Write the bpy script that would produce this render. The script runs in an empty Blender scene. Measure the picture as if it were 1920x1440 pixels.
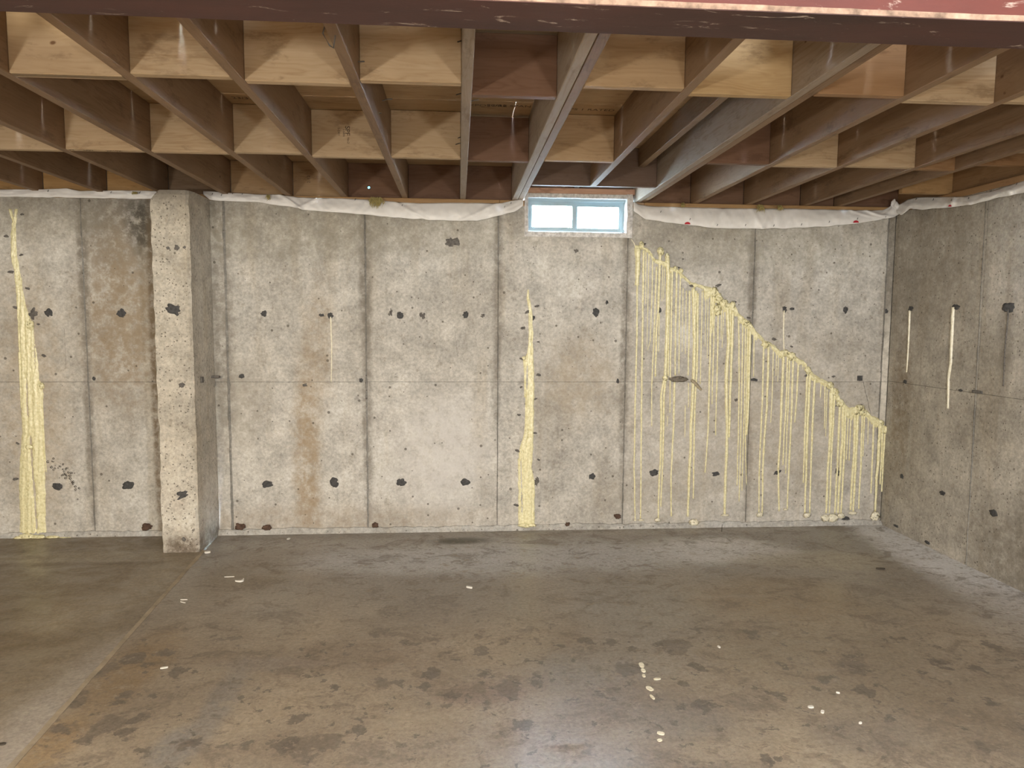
import bpy, bmesh, math, random
from mathutils import Vector, Matrix, noise
S = bpy.context.scene
COL = S.collection
random.seed(7)

# ------------------------------------------------------------------ camera
F, YAW, PIT, ROL, HC = 1332.85, 0.07528, -0.08702, 0.00619, 1.4787
_cy, _sy, _cp, _sp = math.cos(YAW), math.sin(YAW), math.cos(PIT), math.sin(PIT)
FW = Vector((_sy*_cp, _cy*_cp, _sp)); _r = Vector((_cy, -_sy, 0)); _u = _r.cross(FW)
RT = math.cos(ROL)*_r + math.sin(ROL)*_u
UP = -math.sin(ROL)*_r + math.cos(ROL)*_u
CAM = Vector((0, 0, HC))
cd = bpy.data.cameras.new('camera'); cam = bpy.data.objects.new('camera', cd); COL.objects.link(cam)
cd.sensor_width = 36.0; cd.lens = F/1920*36.0; cd.clip_start = 0.05
m = Matrix((RT, UP, -FW)).transposed().to_4x4(); m.translation = CAM
cam.matrix_world = m
S.camera = cam

# ------------------------------------------------------------------ sky and exposure
w = bpy.data.worlds.new('sky'); S.world = w; w.use_nodes = True
bg = w.node_tree.nodes['Background']
bg.inputs[0].default_value = (0.62, 0.82, 1.0, 1); bg.inputs[1].default_value = 210.0
S.view_settings.view_transform = 'Standard'; S.view_settings.look = 'None'
S.view_settings.gamma = 1.0; S.view_settings.use_curve_mapping = False
S.view_settings.exposure = 0.55
S.cycles.max_bounces = 7; S.cycles.diffuse_bounces = 4; S.cycles.glossy_bounces = 3; S.cycles.transmission_bounces = 3
FILL_POWER, BULB_POWER = 46.0, 215.0
FILL_COL, WARM, COOL = (1.0, 0.94, 0.85), (1.0, 0.895, 0.70), (0.95, 0.99, 1.05)

# ------------------------------------------------------------------ measures of the room
D = 4.955            # face of the back wall
XR = 3.126           # face of the right wall
XL, YF = -4.6, -3.6  # faces of the walls that the picture does not show
HJ = 2.312           # underside of the joists
HT = HJ + 0.235      # underside of the subfloor
HW = 2.272           # top of the concrete

def ray(x, y): return FW + RT*((x-960)/F) + UP*((720-y)/F)
def aty(x, y, Y=D):
    d = ray(x, y); return CAM + d*((Y-CAM.y)/d.y)
def atx(x, y, X=XR):
    d = ray(x, y); return CAM + d*((X-CAM.x)/d.x)
def atz(x, y, Z=0.0):
    d = ray(x, y); return CAM + d*((Z-CAM.z)/d.z)

# ------------------------------------------------------------------ object helpers
def tag(o, label=None, cat=None, group=None, kind=None):
    if label: o['label'] = label
    if cat: o['category'] = cat
    if group: o['group'] = group
    if kind: o['kind'] = kind
    return o
def empty(name, loc=(0, 0, 0)):
    o = bpy.data.objects.new(name, None); COL.objects.link(o); o.location = loc; o.empty_display_size = 0.1
    return o
def link(name, me, mat=None, parent=None, smooth=False):
    if mat and not me.materials: me.materials.append(mat)
    if smooth:
        for p in me.polygons: p.use_smooth = True
    o = bpy.data.objects.new(name, me); COL.objects.link(o)
    if parent is not None:
        o.parent = parent
        o.matrix_parent_inverse = Matrix.Translation(-Vector(parent.location)) if parent.type == 'EMPTY' and not parent.parent else parent.matrix_basis.inverted()
    return o
def pyobj(name, v, f, mat, parent=None, smooth=False):
    me = bpy.data.meshes.new(name); me.from_pydata([tuple(p) for p in v], [], f); me.update()
    bm = bmesh.new(); bm.from_mesh(me); bmesh.ops.recalc_face_normals(bm, faces=bm.faces); bm.to_mesh(me); bm.free()
    return link(name, me, mat, parent, smooth)
def boxdata(b, x0, x1, y0, y1, z0, z1):
    v, f = b; n = len(v)
    v += [(x0,y0,z0),(x1,y0,z0),(x1,y1,z0),(x0,y1,z0),(x0,y0,z1),(x1,y0,z1),(x1,y1,z1),(x0,y1,z1)]
    f += [tuple(n+i for i in q) for q in ((0,3,2,1),(4,5,6,7),(0,1,5,4),(1,2,6,5),(2,3,7,6),(3,0,4,7))]
def boxes(name, lst, mat, parent=None):
    b = ([], [])
    for q in lst: boxdata(b, *q)
    return pyobj(name, b[0], b[1], mat, parent)
_bc = {}
def boardmesh(L, W, T, bev=0.0025):
    k = (round(L, 3), round(W, 3), round(T, 3), bev)
    if k not in _bc:
        bm = bmesh.new(); bmesh.ops.create_cube(bm, size=1)
        bmesh.ops.scale(bm, vec=(L, W, T), verts=bm.verts)
        if bev: bmesh.ops.bevel(bm, geom=list(bm.edges), offset=bev, segments=1, affect='EDGES')
        me = bpy.data.meshes.new('board'); bm.to_mesh(me); bm.free(); _bc[k] = me
    return _bc[k]
def board(name, x0, x1, y0, y1, z0, z1, mat, parent=None, color=(1, 1, 1), axis=None, bev=0.0025):
    """a sawn board; its grain runs along the local x axis"""
    dx, dy, dz = x1-x0, y1-y0, z1-z0
    if axis is None: axis = 'xyz'[[dx, dy, dz].index(max(dx, dy, dz))]
    if axis == 'x': me = boardmesh(dx, dy, dz, bev); rot = (0, 0, 0)
    elif axis == 'y': me = boardmesh(dy, dx, dz, bev); rot = (0, 0, math.pi/2)
    else: me = boardmesh(dz, dy, dx, bev); rot = (0, -math.pi/2, 0)
    if not me.materials: me.materials.append(mat)
    o = bpy.data.objects.new(name, me); COL.objects.link(o)
    o.location = ((x0+x1)/2, (y0+y1)/2, (z0+z1)/2); o.rotation_euler = rot; o.color = (*color, 1)
    if me.materials[0] is not mat: o.material_slots[0].link = 'OBJECT'; o.material_slots[0].material = mat
    if parent is not None: o.parent = parent
    return o
def nz(x, y=0.0, z=0.0): return noise.noise((x, y, z))

# ------------------------------------------------------------------ material helpers
class N:
    def __init__(s, name, rough=0.7, spec=0.3):
        s.m = bpy.data.materials.new(name); s.m.use_nodes = True; s.t = s.m.node_tree
        s.b = s.t.nodes['Principled BSDF']; s.b.inputs['Roughness'].default_value = rough
        s.b.inputs['Specular IOR Level'].default_value = spec
    def n(s, typ, **k):
        q = s.t.nodes.new('ShaderNode'+typ)
        for a, v in k.items(): setattr(q, a, v)
        return q
    def put(s, sock, v):
        if hasattr(v, 'is_output') or isinstance(v, bpy.types.NodeSocket): s.t.links.new(v, sock)
        elif v is not None:
            if isinstance(v, (tuple, list)) and len(v) == 3 and sock.type == 'RGBA': v = (*v, 1)
            sock.default_value = v
    def pos(s): return s.n('NewGeometry').outputs['Position']
    def obj(s): return s.n('TexCoord').outputs['Object']
    def vm(s, op, a, b=None, scale=None):
        q = s.n('VectorMath', operation=op); s.put(q.inputs[0], a)
        if b is not None: s.put(q.inputs[1], b)
        if scale is not None: s.put(q.inputs['Scale'], scale)
        return q.outputs['Value'] if op in ('LENGTH', 'DOT_PRODUCT') else q.outputs[0]
    def mt(s, op, a, b=None, clamp=False):
        q = s.n('Math', operation=op); q.use_clamp = clamp; s.put(q.inputs[0], a)
        if b is not None: s.put(q.inputs[1], b)
        return q.outputs[0]
    def noise(s, vec, scale, detail=4, rough=0.55, dist=0.0, color=False):
        q = s.n('TexNoise'); s.put(q.inputs['Vector'], vec); q.inputs['Scale'].default_value = scale
        q.inputs['Detail'].default_value = detail; q.inputs['Roughness'].default_value = rough
        q.inputs['Distortion'].default_value = dist
        return q.outputs['Color' if color else 'Fac']
    def vor(s, vec, scale, feature='F1', rnd=1.0, out='Distance'):
        q = s.n('TexVoronoi', feature=feature); s.put(q.inputs['Vector'], vec); q.inputs['Scale'].default_value = scale
        q.inputs['Randomness'].default_value = rnd
        return q.outputs[out]
    def ramp(s, fac, stops, interp='LINEAR'):
        q = s.n('ValToRGB'); cr = q.color_ramp; cr.interpolation = interp
        while len(cr.elements) < len(stops): cr.elements.new(0.5)
        for e, (p, c) in zip(cr.elements, stops): e.position = p; e.color = (c, c, c, 1) if isinstance(c, (int, float)) else (*c, 1)
        s.put(q.inputs[0], fac); return q.outputs[0]
    def rng(s, v, a, b, c=0.0, d=1.0, smooth=True):
        q = s.n('MapRange', interpolation_type='SMOOTHSTEP' if smooth else 'LINEAR'); s.put(q.inputs[0], v)
        for i, x in enumerate((a, b, c, d)): q.inputs[i+1].default_value = x
        return q.outputs[0]
    def mix(s, fac, a, b, mode='MIX'):
        q = s.n('Mix', data_type='RGBA', blend_type=mode); s.put(q.inputs[0], fac); s.put(q.inputs[6], a); s.put(q.inputs[7], b)
        return q.outputs[2]
    def bump(s, h, strength=0.3, dist=0.01, nrm=None):
        q = s.n('Bump'); q.inputs['Strength'].default_value = strength; q.inputs['Distance'].default_value = dist
        s.put(q.inputs['Height'], h)
        if nrm is not None: s.put(q.inputs['Normal'], nrm)
        s.put(s.b.inputs['Normal'], q.outputs[0]); return q.outputs[0]
    def spot(s, P, c, r, wob=0.35, wscale=3.0, soft=0.5):
        """a stain or painted sheen with a ragged outline: 1 inside, 0 outside"""
        d = s.vm('MULTIPLY', s.vm('SUBTRACT', P, tuple(c)), tuple(0 if x == 0 else 1/x for x in r))
        if not hasattr(s, 'wn'): s.wn = s.vm('SUBTRACT', s.noise(P, wscale, 5, 0.72, color=True), (0.5, 0.5, 0.5))
        n_ = s.wn
        d = s.vm('ADD', d, s.vm('MULTIPLY', n_, tuple(0 if x == 0 else wob*3 for x in r)))
        return s.rng(s.vm('LENGTH', d), 1-soft, 1+soft, 1, 0)
    def base(s, c): s.put(s.b.inputs['Base Color'], c); return s.m

def plain(name, col, rough=0.6, spec=0.3, var=0.12, scale=20, metal=0.0, bump=0.0):
    k = N(name, rough, spec); p = k.pos(); n1 = k.noise(p, scale, 5, 0.6)
    lo = tuple(c*(1-var) for c in col); hi = tuple(min(1, c*(1+var)) for c in col)
    k.b.inputs['Metallic'].default_value = metal
    if bump: k.bump(n1, bump, 0.004)
    return k.base(k.ramp(n1, [(0.3, lo), (0.7, hi)]))

WPX = F/D   # pixels per metre on the back wall
def concrete_mat(name, tint=(1, 1, 1), stains_and_sheen=(), dark=1.0):
    k = N(name, 0.78, 0.25); P = k.pos()
    n1 = k.noise(P, 1.3, 4, 0.65); n2 = k.noise(P, 6.5, 5, 0.72); n3 = k.noise(P, 48, 4, 0.75); n5 = k.noise(P, 17, 4, 0.75)
    Ps = k.vm('MULTIPLY', P, (3.2, 3.2, 0.35)); st = k.noise(Ps, 2.2, 3, 0.6)
    a = tuple(x*y*dark for x, y in zip((0.38, 0.355, 0.312), tint)); b = tuple(x*y*dark for x, y in zip((0.57, 0.552, 0.512), tint))
    c = k.ramp(n1, [(0.28, a), (0.72, b)])
    c = k.mix(k.rng(st, 0.5, 0.72, 0, 0.45), c, tuple(x*y*dark for x, y in zip((0.37, 0.32, 0.245), tint)))
    c = k.mix(k.rng(st, 0.44, 0.28, 0, 0.35), c, tuple(x*y*dark for x, y in zip((0.58, 0.55, 0.49), tint)))
    c = k.mix(0.75, c, k.ramp(n2, [(0.25, 0.27), (0.75, 0.70)]), 'OVERLAY'); c = k.mix(k.rng(n5, 0.56, 0.68, 0, 0.40), c, tuple(x*y*dark for x, y in zip((0.25, 0.215, 0.165), tint)))
    c = k.mix(0.7, c, k.ramp(n3, [(0.25, 0.26), (0.75, 0.74)]), 'OVERLAY')
    for (ce, r, col, s_) in stains_and_sheen:
        mk = k.spot(P, ce, r, 0.3, 4.0, 0.55)
        mk = k.mt('MULTIPLY', k.mt('MULTIPLY', mk, k.rng(n5, 0.32, 0.60, 0.25, 1)), s_)
        c = k.mix(mk, c, col)
    # air holes
    v = k.vor(P, 19)
    sz = k.vor(P, 19, out='Color'); szv = k.n('SeparateColor'); k.put(szv.inputs[0], sz)
    thr = k.mt('MULTIPLY', k.mt('POWER', szv.outputs[0], 3.0), 0.19)
    hole = k.mt('LESS_THAN', v, thr)
    v2 = k.vor(P, 60); sz2 = k.n('SeparateColor'); k.put(sz2.inputs[0], k.vor(P, 60, out='Color'))
    hole2 = k.mt('LESS_THAN', v2, k.mt('MULTIPLY', k.mt('POWER', sz2.outputs[1], 4.2), 0.34))
    hole = k.mt('MAXIMUM', hole, hole2)
    c = k.mix(k.mt('MULTIPLY', hole, 0.7), c, (0.07, 0.058, 0.045))
    k.bump(k.mt('ADD', k.mt('MULTIPLY', n3, 0.45), k.mt('MULTIPLY', n5, 0.5)), 0.45, 0.006)
    return k.base(c)
def wst(x, y, rx, ry, col, s_):
    p = aty(x, y); return ((p.x, 0, p.z), (rx/WPX, 0, ry/WPX), col, s_)
BR, DG, PG, DB = (0.31, 0.225, 0.13), (0.20, 0.18, 0.15), (0.62, 0.60, 0.575), (0.16, 0.115, 0.07)
M_WALL = concrete_mat('concrete_back', stains_and_sheen=[
    wst(575, 860, 24, 190, BR, 0.75), wst(600, 640, 22, 120, BR, 0.4), wst(452, 760, 42, 75, (0.33, 0.30, 0.25), 0.6),
    wst(225, 430, 75, 90, DG, 0.85), wst(225, 600, 70, 150, (0.29, 0.225, 0.15), 0.85), wst(265, 420, 26, 45, (0.06, 0.055, 0.045), 0.8),
    wst(291, 720, 7, 330, DB, 0.85), wst(416, 560, 20, 260, DG, 0.75), wst(830, 850, 80, 110, PG, 0.75),  # last one paints a pale sheen of reflected light on the wall
    wst(930, 740, 9, 70, DG, 0.5), wst(1085, 710, 70, 80, (0.38, 0.32, 0.24), 0.6), wst(700, 480, 24, 60, DG, 0.25),
    wst(1440, 800, 230, 160, (0.40, 0.35, 0.275), 0.45), wst(620, 975, 300, 26, (0.34, 0.28, 0.215), 0.5),
    wst(155, 480, 9, 170, DG, .95), wst(168, 800, 8, 210, DG, .8), wst(685, 520, 11, 150, DG, .95), wst(689, 800, 9, 200, DG, .75), wst(934, 540, 8, 170, DG, .85), wst(1172, 640, 8, 340, DG, .8), wst(1411, 540, 8, 130, DG, .85), wst(1402, 880, 8, 110, DG, .45),
    wst(560, 430, 190, 55, (0.25, 0.23, 0.18), .6), wst(830, 440, 140, 40, (0.27, 0.25, 0.20), .45), wst(1430, 460, 240, 45, (0.30, 0.28, 0.22), .45), wst(70, 400, 90, 40, (0.26, 0.24, 0.19), .5),  # darker olive tone along the top of the wall
    wst(60, 760, 60, 240, (0.44, 0.35, 0.24), 0.45), wst(1230, 930, 90, 60, (0.37, 0.325, 0.255), 0.4)])
M_CORNER = concrete_mat('concrete_corner_strip', tint=(0.84, 0.82, 0.78), stains_and_sheen=[wst(1664, 490, 34, 110, DG, 0.95), wst(1662, 700, 16, 100, (0.66, 0.62, 0.54), 1.0), wst(1648, 900, 12, 80, DG, 0.8)])
M_PIL = concrete_mat('concrete_pilaster', tint=(1.05, 1.02, 0.96), stains_and_sheen=[((-1.77, 0, 0.03), (0.16, 0, 0.08), (0.10, 0.07, 0.045), 0.8), ((-1.77, 0, 2.25), (0.2, 0, 0.05), (0.4, 0.36, 0.3), 0.6)])
def rst(x, y, ry_, rz, col, s_):
    p = atx(x, y); return ((0, p.y, p.z), (0, ry_, rz), col, s_)
M_WALLR = concrete_mat('concrete_right', tint=(0.80, 0.775, 0.74), stains_and_sheen=[rst(1740, 480, 0.45, 0.45, (0.22, 0.19, 0.15), 0.6),
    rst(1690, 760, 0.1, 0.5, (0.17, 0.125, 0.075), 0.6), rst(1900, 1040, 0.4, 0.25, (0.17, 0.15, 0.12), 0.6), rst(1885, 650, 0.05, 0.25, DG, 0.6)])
M_FIN = concrete_mat('concrete_fin', dark=0.45)
M_CURB = concrete_mat('concrete_curb', tint=(1.0, 1.02, 1.05), dark=0.88)

def fst(x, y, rx, ry, col, s_):
    p = atz(x, y); return ((p.x, p.y, 0), (rx, ry, 0), col, s_)
def floor_mat(name, left=False):
    k = N(name, 0.5, 0.4); P = k.pos()
    Pn = k.vm('MULTIPLY', P, (1.0, 1.35, 0.0))
    n1 = k.noise(Pn, 1.1, 4, 0.62, 0.4); n2 = k.noise(Pn, 4.2, 6, 0.72, 0.7); n3 = k.noise(Pn, 13, 6, 0.76, 0.5); n4 = k.noise(P, 55, 4, 0.75)
    if left:
        c = k.ramp(n1, [(0.3, (0.155, 0.122, 0.082)), (0.55, (0.205, 0.168, 0.118)), (0.75, (0.25, 0.215, 0.165))])
        c = k.mix(k.rng(n2, 0.5, 0.75, 0, 0.4), c, (0.19, 0.145, 0.09))
        st = [fst(170, 1300, 0.22, 0.55, (0.31, 0.28, 0.245), 0.7), fst(60, 1390, 0.16, 0.3, (0.33, 0.30, 0.265), 0.6), fst(40, 1170, 0.35, 0.35, (0.15, 0.11, 0.06), 0.6),
              fst(130, 1150, 0.2, 0.25, (0.28, 0.235, 0.17), 0.6), fst(150, 1045, 0.7, 0.10, (0.32, 0.28, 0.21), 0.5), fst(60, 1060, 0.8, 0.03, (0.15, 0.115, 0.075), 0.6), fst(270, 1100, 0.12, 0.5, (0.30, 0.26, 0.20), 0.4)]
    else:
        c = k.ramp(n1, [(0.3, (0.18, 0.145, 0.105)), (0.5, (0.245, 0.202, 0.15)), (0.7, (0.315, 0.26, 0.19))])
        # greyer away from the middle of the slab
        Ys = k.n('SeparateXYZ'); k.put(Ys.inputs[0], P)
        yv = k.mt('ADD', Ys.outputs[1], k.mt('MULTIPLY', k.mt('SUBTRACT', n2, 0.5), 1.3))
        c = k.mix(k.rng(yv, 3.1, 4.4, 0, 0.75), c, k.ramp(n2, [(0.3, (0.20, 0.185, 0.165)), (0.7, (0.33, 0.315, 0.29))]))
        st = [fst(1180, 1130, 0.30, 0.7, (0.235, 0.215, 0.185), 0.75), fst(1120, 1250, 0.28, 0.2, (0.20, 0.185, 0.16), 0.6), fst(1340, 1030, 0.45, 0.25, (0.58, 0.57, 0.56), 0.85),
              fst(950, 1045, 1.5, 0.28, (0.42, 0.42, 0.42), 0.8), fst(700, 1020, 1.6, 0.12, (0.38, 0.36, 0.33), 0.5), fst(1250, 995, 1.4, 0.08, (0.36, 0.33, 0.28), 0.5), fst(865, 1014, 0.2, 0.075, (0.075, 0.07, 0.05), 1.0),  # first one paints the cool grey sheen at the far centre
              fst(1470, 1120, 0.45, 0.3, (0.215, 0.16, 0.10), 0.65), fst(1560, 1240, 0.45, 0.4, (0.195, 0.16, 0.115), 0.6), fst(1530, 1050, 0.5, 0.16, (0.33, 0.29, 0.22), 0.6),
              ((3.05, 3.9, 0), (0.26, 1.3, 0), (0.62, 0.62, 0.63), 1.0), ((2.85, 3.1, 0), (0.30, 0.7, 0), (0.34, 0.31, 0.27), 0.7),  # first one is a pale band painting the sheen beside the right wall
              fst(255, 1250, 0.12, 0.35, (0.20, 0.138, 0.072), 0.65), fst(90, 1400, 0.09, 0.2, (0.25, 0.17, 0.085), 0.65), fst(480, 1070, 0.25, 0.4, (0.20, 0.15, 0.085), 0.5),
              fst(410, 1320, 0.06, 0.30, (0.20, 0.18, 0.155), 0.9), fst(330, 1400, 0.08, 0.12, (0.20, 0.185, 0.165), 0.9), fst(520, 1245, 0.25, 0.06, (0.195, 0.165, 0.135), 0.8),
              fst(1280, 1350, 0.18, 0.11, (0.195, 0.17, 0.14), 0.8), fst(1620, 1380, 0.2, 0.12, (0.195, 0.165, 0.13), 0.7), fst(900, 1300, 0.16, 0.08, (0.195, 0.15, 0.115), 0.7),
              fst(690, 1230, 0.3, 0.14, (0.21, 0.165, 0.12), 0.6), fst(1190, 1310, 0.25, 0.12, (0.185, 0.155, 0.12), 0.7)]
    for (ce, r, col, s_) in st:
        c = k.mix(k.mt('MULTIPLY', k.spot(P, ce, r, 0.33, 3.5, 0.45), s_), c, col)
    if not left:
        # flat dark blots and pale scuffs scattered over the near half
        near = k.rng(k.mt('ADD', Ys.outputs[1], k.mt('MULTIPLY', n1, 0.8)), 4.4, 3.3, 0, 1)
        Pd = k.vm('ADD', k.vm('MULTIPLY', P, (1, 1.0, 0)), k.vm('SCALE', k.vm('SUBTRACT', k.noise(P, 16, 4, 0.65, color=True), (0.5, 0.5, 0.5)), scale=0.16))
        for sc, pw, rr, al in ((8.5, 2.2, 0.46, 0.8), (20, 2.2, 0.38, 0.8), (4, 2.8, 0.42, 0.6)):
            d = k.vor(Pd, sc); q = k.n('SeparateColor'); k.put(q.inputs[0], k.vor(Pd, sc, out='Color'))
            th = k.mt('MULTIPLY', k.mt('POWER', q.outputs[0], pw), rr)
            msk = k.rng(k.mt('SUBTRACT', d, th), -0.05, 0.03, 1, 0)
            c = k.mix(k.mt('MULTIPLY', k.mt('MULTIPLY', msk, near), al), c, (0.105, 0.088, 0.072))
        c = k.mix(k.mt('MULTIPLY', k.rng(n3, 0.54, 0.62), 0.7), c, (0.13, 0.105, 0.08))
        c = k.mix(k.mt('MULTIPLY', k.rng(n2, 0.53, 0.62), 0.55), c, (0.15, 0.123, 0.095))
        c = k.mix(k.mt('MULTIPLY', k.rng(n3, 0.45, 0.37), 0.65), c, (0.34, 0.285, 0.215))
    c = k.mix(0.7, c, k.ramp(n4, [(0.25, 0.27), (0.75, 0.73)]), 'OVERLAY')
    c = k.mix(0.35 if left else 0.7, c, k.ramp(n3, [(0.25, 0.28), (0.75, 0.72)]), 'OVERLAY')
    k.put(k.b.inputs['Roughness'], k.rng(n2, 0.35, 0.65, 0.30, 0.58))
    k.bump(k.mt('ADD', k.mt('MULTIPLY', n3, 0.7), k.mt('MULTIPLY', n4, 0.3)), 0.22, 0.004)
    return k.base(c)
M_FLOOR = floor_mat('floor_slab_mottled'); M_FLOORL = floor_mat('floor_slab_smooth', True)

def wood_mat(name, rough=0.62, contrast=1.0, ply=False):
    k = N(name, rough, 0.25); oi = k.n('ObjectInfo'); O = k.obj()
    off = k.vm('SCALE', (1.0, 0.73, 0.41), scale=k.mt('MULTIPLY', oi.outputs['Random'], 37.0))
    V = k.vm('ADD', O, off)
    Vg = k.vm('MULTIPLY', V, (0.9, 11.0, 11.0)); warp = k.noise(k.vm('MULTIPLY', V, (1.0, 2.2, 2.2)), 2.2, 3, 0.5, color=True)
    Vg = k.vm('ADD', Vg, k.vm('SCALE', warp, scale=0.8))
    g = k.noise(Vg, 1.0, 4, 0.5, 0.15)
    fine = k.noise(k.vm('MULTIPLY', V, (5, 90, 90)), 1.4, 3, 0.6)
    ring = k.mt('ABSOLUTE', k.mt('SUBTRACT', k.mt('FRACT', k.mt('MULTIPLY', g, 13.0)), 0.5))
    tone = k.mt('ADD', k.mt('MULTIPLY', g, 0.55), k.mt('ADD', k.mt('MULTIPLY', ring, 0.35), k.mt('MULTIPLY', fine, 0.3)))
    c = k.ramp(tone, [(0.28, (0.70, 0.62, 0.53)), (0.46, (0.90, 0.87, 0.82)), (0.75, (1.04, 1.04, 1.04))])
    # knots
    kn = k.vor(k.vm('ADD', k.vm('MULTIPLY', V, (1.0, 1.5, 1.5)), k.vm('SCALE', warp, scale=0.08)), 3.4)
    q = k.n('SeparateColor'); k.put(q.inputs[0], k.vor(k.vm('ADD', k.vm('MULTIPLY', V, (1.0, 1.5, 1.5)), k.vm('SCALE', warp, scale=0.08)), 3.4, out='Color'))
    th = k.mt('MULTIPLY', k.mt('GREATER_THAN', q.outputs[0], 0.55), 0.030)
    if not ply:
        c = k.mix(k.rng(k.mt('SUBTRACT', kn, th), -0.012, 0.016, 0.9, 0), c, (0.26, 0.15, 0.085))
    c = k.mix(k.rng(k.noise(V, 1.7, 4, 0.6), 0.5, 0.75, 0, 0.3), c, (0.66, 0.58, 0.50))
    grime = k.noise(k.vm('MULTIPLY', V, (2.2, 6.0, 6.0)), 2.0, 5, 0.75)
    c = k.mix(k.rng(grime, 0.54, 0.68, 0, 0.5), c, (0.42, 0.36, 0.31))
    c = k.mix(1.0, c, oi.outputs['Color'], 'MULTIPLY')
    k.bump(tone, 0.15, 0.003)
    return k.base(c)
M_WOOD = wood_mat('lumber'); M_PLY = wood_mat('plywood', ply=True)
M_VINYL = plain('window_vinyl', (0.36, 0.45, 0.48), 0.45, 0.35, 0.03)
M_PLASTER = plain('window_plaster', (0.62, 0.61, 0.60), 0.85, 0.2, 0.35, 45, bump=0.8)
M_GASKET = plain('gasket', (0.35, 0.36, 0.37), 0.6)
def glass():
    k = N('window_glass', 0.02, 0.5); t = k.t
    tr = k.n('BsdfTransparent'); gl = k.n('BsdfGlossy'); gl.inputs['Roughness'].default_value = 0.03
    mx = k.n('MixShader'); fr = k.n('Fresnel'); fr.inputs['IOR'].default_value = 1.35
    t.links.new(fr.outputs[0], mx.inputs[0]); t.links.new(tr.outputs[0], mx.inputs[1]); t.links.new(gl.outputs[0], mx.inputs[2])
    t.links.new(mx.outputs[0], t.nodes['Material Output'].inputs[0]); return k.m
M_GLASS = glass()
def resin_mat(name, a, b, dk):
    k = N(name, 0.26, 0.6); P = k.pos(); n1 = k.noise(P, 55, 5, 0.65); n2 = k.noise(k.vm('MULTIPLY', P, (1, 1, 0.3)), 110, 4, 0.6)
    c = k.ramp(n1, [(0.3, a), (0.6, b)]); c = k.mix(k.rng(n2, 0.58, 0.72, 0, 0.6), c, dk)
    k.bump(k.mt('ADD', n1, n2), 0.5, 0.004); return k.base(c)
M_RESIN = resin_mat('resin_yellow', (0.62, 0.56, 0.29), (0.86, 0.81, 0.53), (0.32, 0.26, 0.11))
M_RESINP = resin_mat('resin_pale', (0.66, 0.60, 0.44), (0.82, 0.78, 0.62), (0.35, 0.29, 0.18))
M_TAR = plain('tie_hole_patch', (0.065, 0.064, 0.064), 0.75, 0.3, 0.4, 60, bump=0.6)
M_TARG = plain('tie_hole_patch_grey', (0.13, 0.12, 0.11), 0.8, 0.2, 0.4, 60, bump=0.6)
M_CRACK = plain('crack_dark', (0.07, 0.06, 0.05), 0.9)
M_STONE = plain('stone_brown', (0.10, 0.062, 0.045), 0.8, 0.2, 0.4, 40, bump=0.7)
M_CHIP = plain('chip_white', (0.70, 0.68, 0.62), 0.7)
M_DARK = plain('scrap_dark', (0.05, 0.04, 0.03), 0.7)
M_INK = plain('stamp_ink', (0.055, 0.035, 0.022), 0.8)
M_INKL = plain('stamp_ink_faint', (0.11, 0.075, 0.05), 0.8)
M_STEEL = plain('nail_steel', (0.12, 0.11, 0.10), 0.45, 0.5, metal=0.6)
M_FIBRE = plain('fibreglass', (0.42, 0.35, 0.14), 0.9)
M_RED = plain('red_print', (0.50, 0.03, 0.05), 0.5)
M_BLACK = plain('black_plastic', (0.03, 0.03, 0.03), 0.5)
def film():
    k = N('white_film', 0.42, 0.45); P = k.pos(); n1 = k.noise(P, 9, 5, 0.6); n2 = k.noise(k.vm('MULTIPLY', P, (1, 1, 0.5)), 26, 5, 0.65)
    c = k.ramp(n1, [(0.3, (0.86, 0.85, 0.83)), (0.7, (0.95, 0.95, 0.94))]); k.bump(n2, 0.25, 0.008); return k.base(c)
M_FILM = film()
def beam_mat(name, red, dark, amt):
    k = N(name, 0.55, 0.35); P = k.pos(); n1 = k.noise(k.vm('MULTIPLY', P, (0.5, 2, 2)), 4, 6, 0.65); n2 = k.noise(k.vm('MULTIPLY', P, (1, 3, 3)), 9, 7, 0.7, 0.8)
    c = k.ramp(n1, [(0.3, dark), (0.7, red)])
    c = k.mix(k.rng(n2, 0.60, 0.70, 0, amt), c, (0.62, 0.52, 0.44)); k.bump(n2, 0.2, 0.003); return k.base(c)
M_BEAM = beam_mat('red_primer', (0.135, 0.034, 0.024), (0.085, 0.024, 0.018), 0.5)
M_BEAML = beam_mat('red_primer_worn', (0.085, 0.036, 0.030), (0.045, 0.022, 0.020), 0.75)
M_EDGE = plain('beam_edge_dust', (0.27, 0.185, 0.135), 0.8, 0.2, 0.55, 30)

# ------------------------------------------------------------------ floor
floor = empty('floor'); tag(floor, kind='structure')
J1, J2 = atz(380, 1035), atz(20, 1440)
def jx(y): return J1.x + (J2.x-J1.x)*(y-J1.y)/(J2.y-J1.y)
G = 0.007
def slab(name, pts, mat, top=0.0):
    n = len(pts); v = [(x, y, top) for x, y in pts] + [(x, y, -0.12) for x, y in pts]
    f = [tuple(range(n)), tuple(range(2*n-1, n-1, -1))] + [(i, n+i, n+(i+1) % n, (i+1) % n) for i in range(n)]
    return pyobj(name, v, f, mat, floor)
YB = D + 0.25
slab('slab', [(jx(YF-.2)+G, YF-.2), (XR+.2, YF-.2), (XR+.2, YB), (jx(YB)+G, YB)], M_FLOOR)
slab('slab', [(XL-.2, YF-.2), (jx(YF-.2)-G, YF-.2), (jx(YB)-G, YB), (XL-.2, YB)], M_FLOORL, 0.003)
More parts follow.
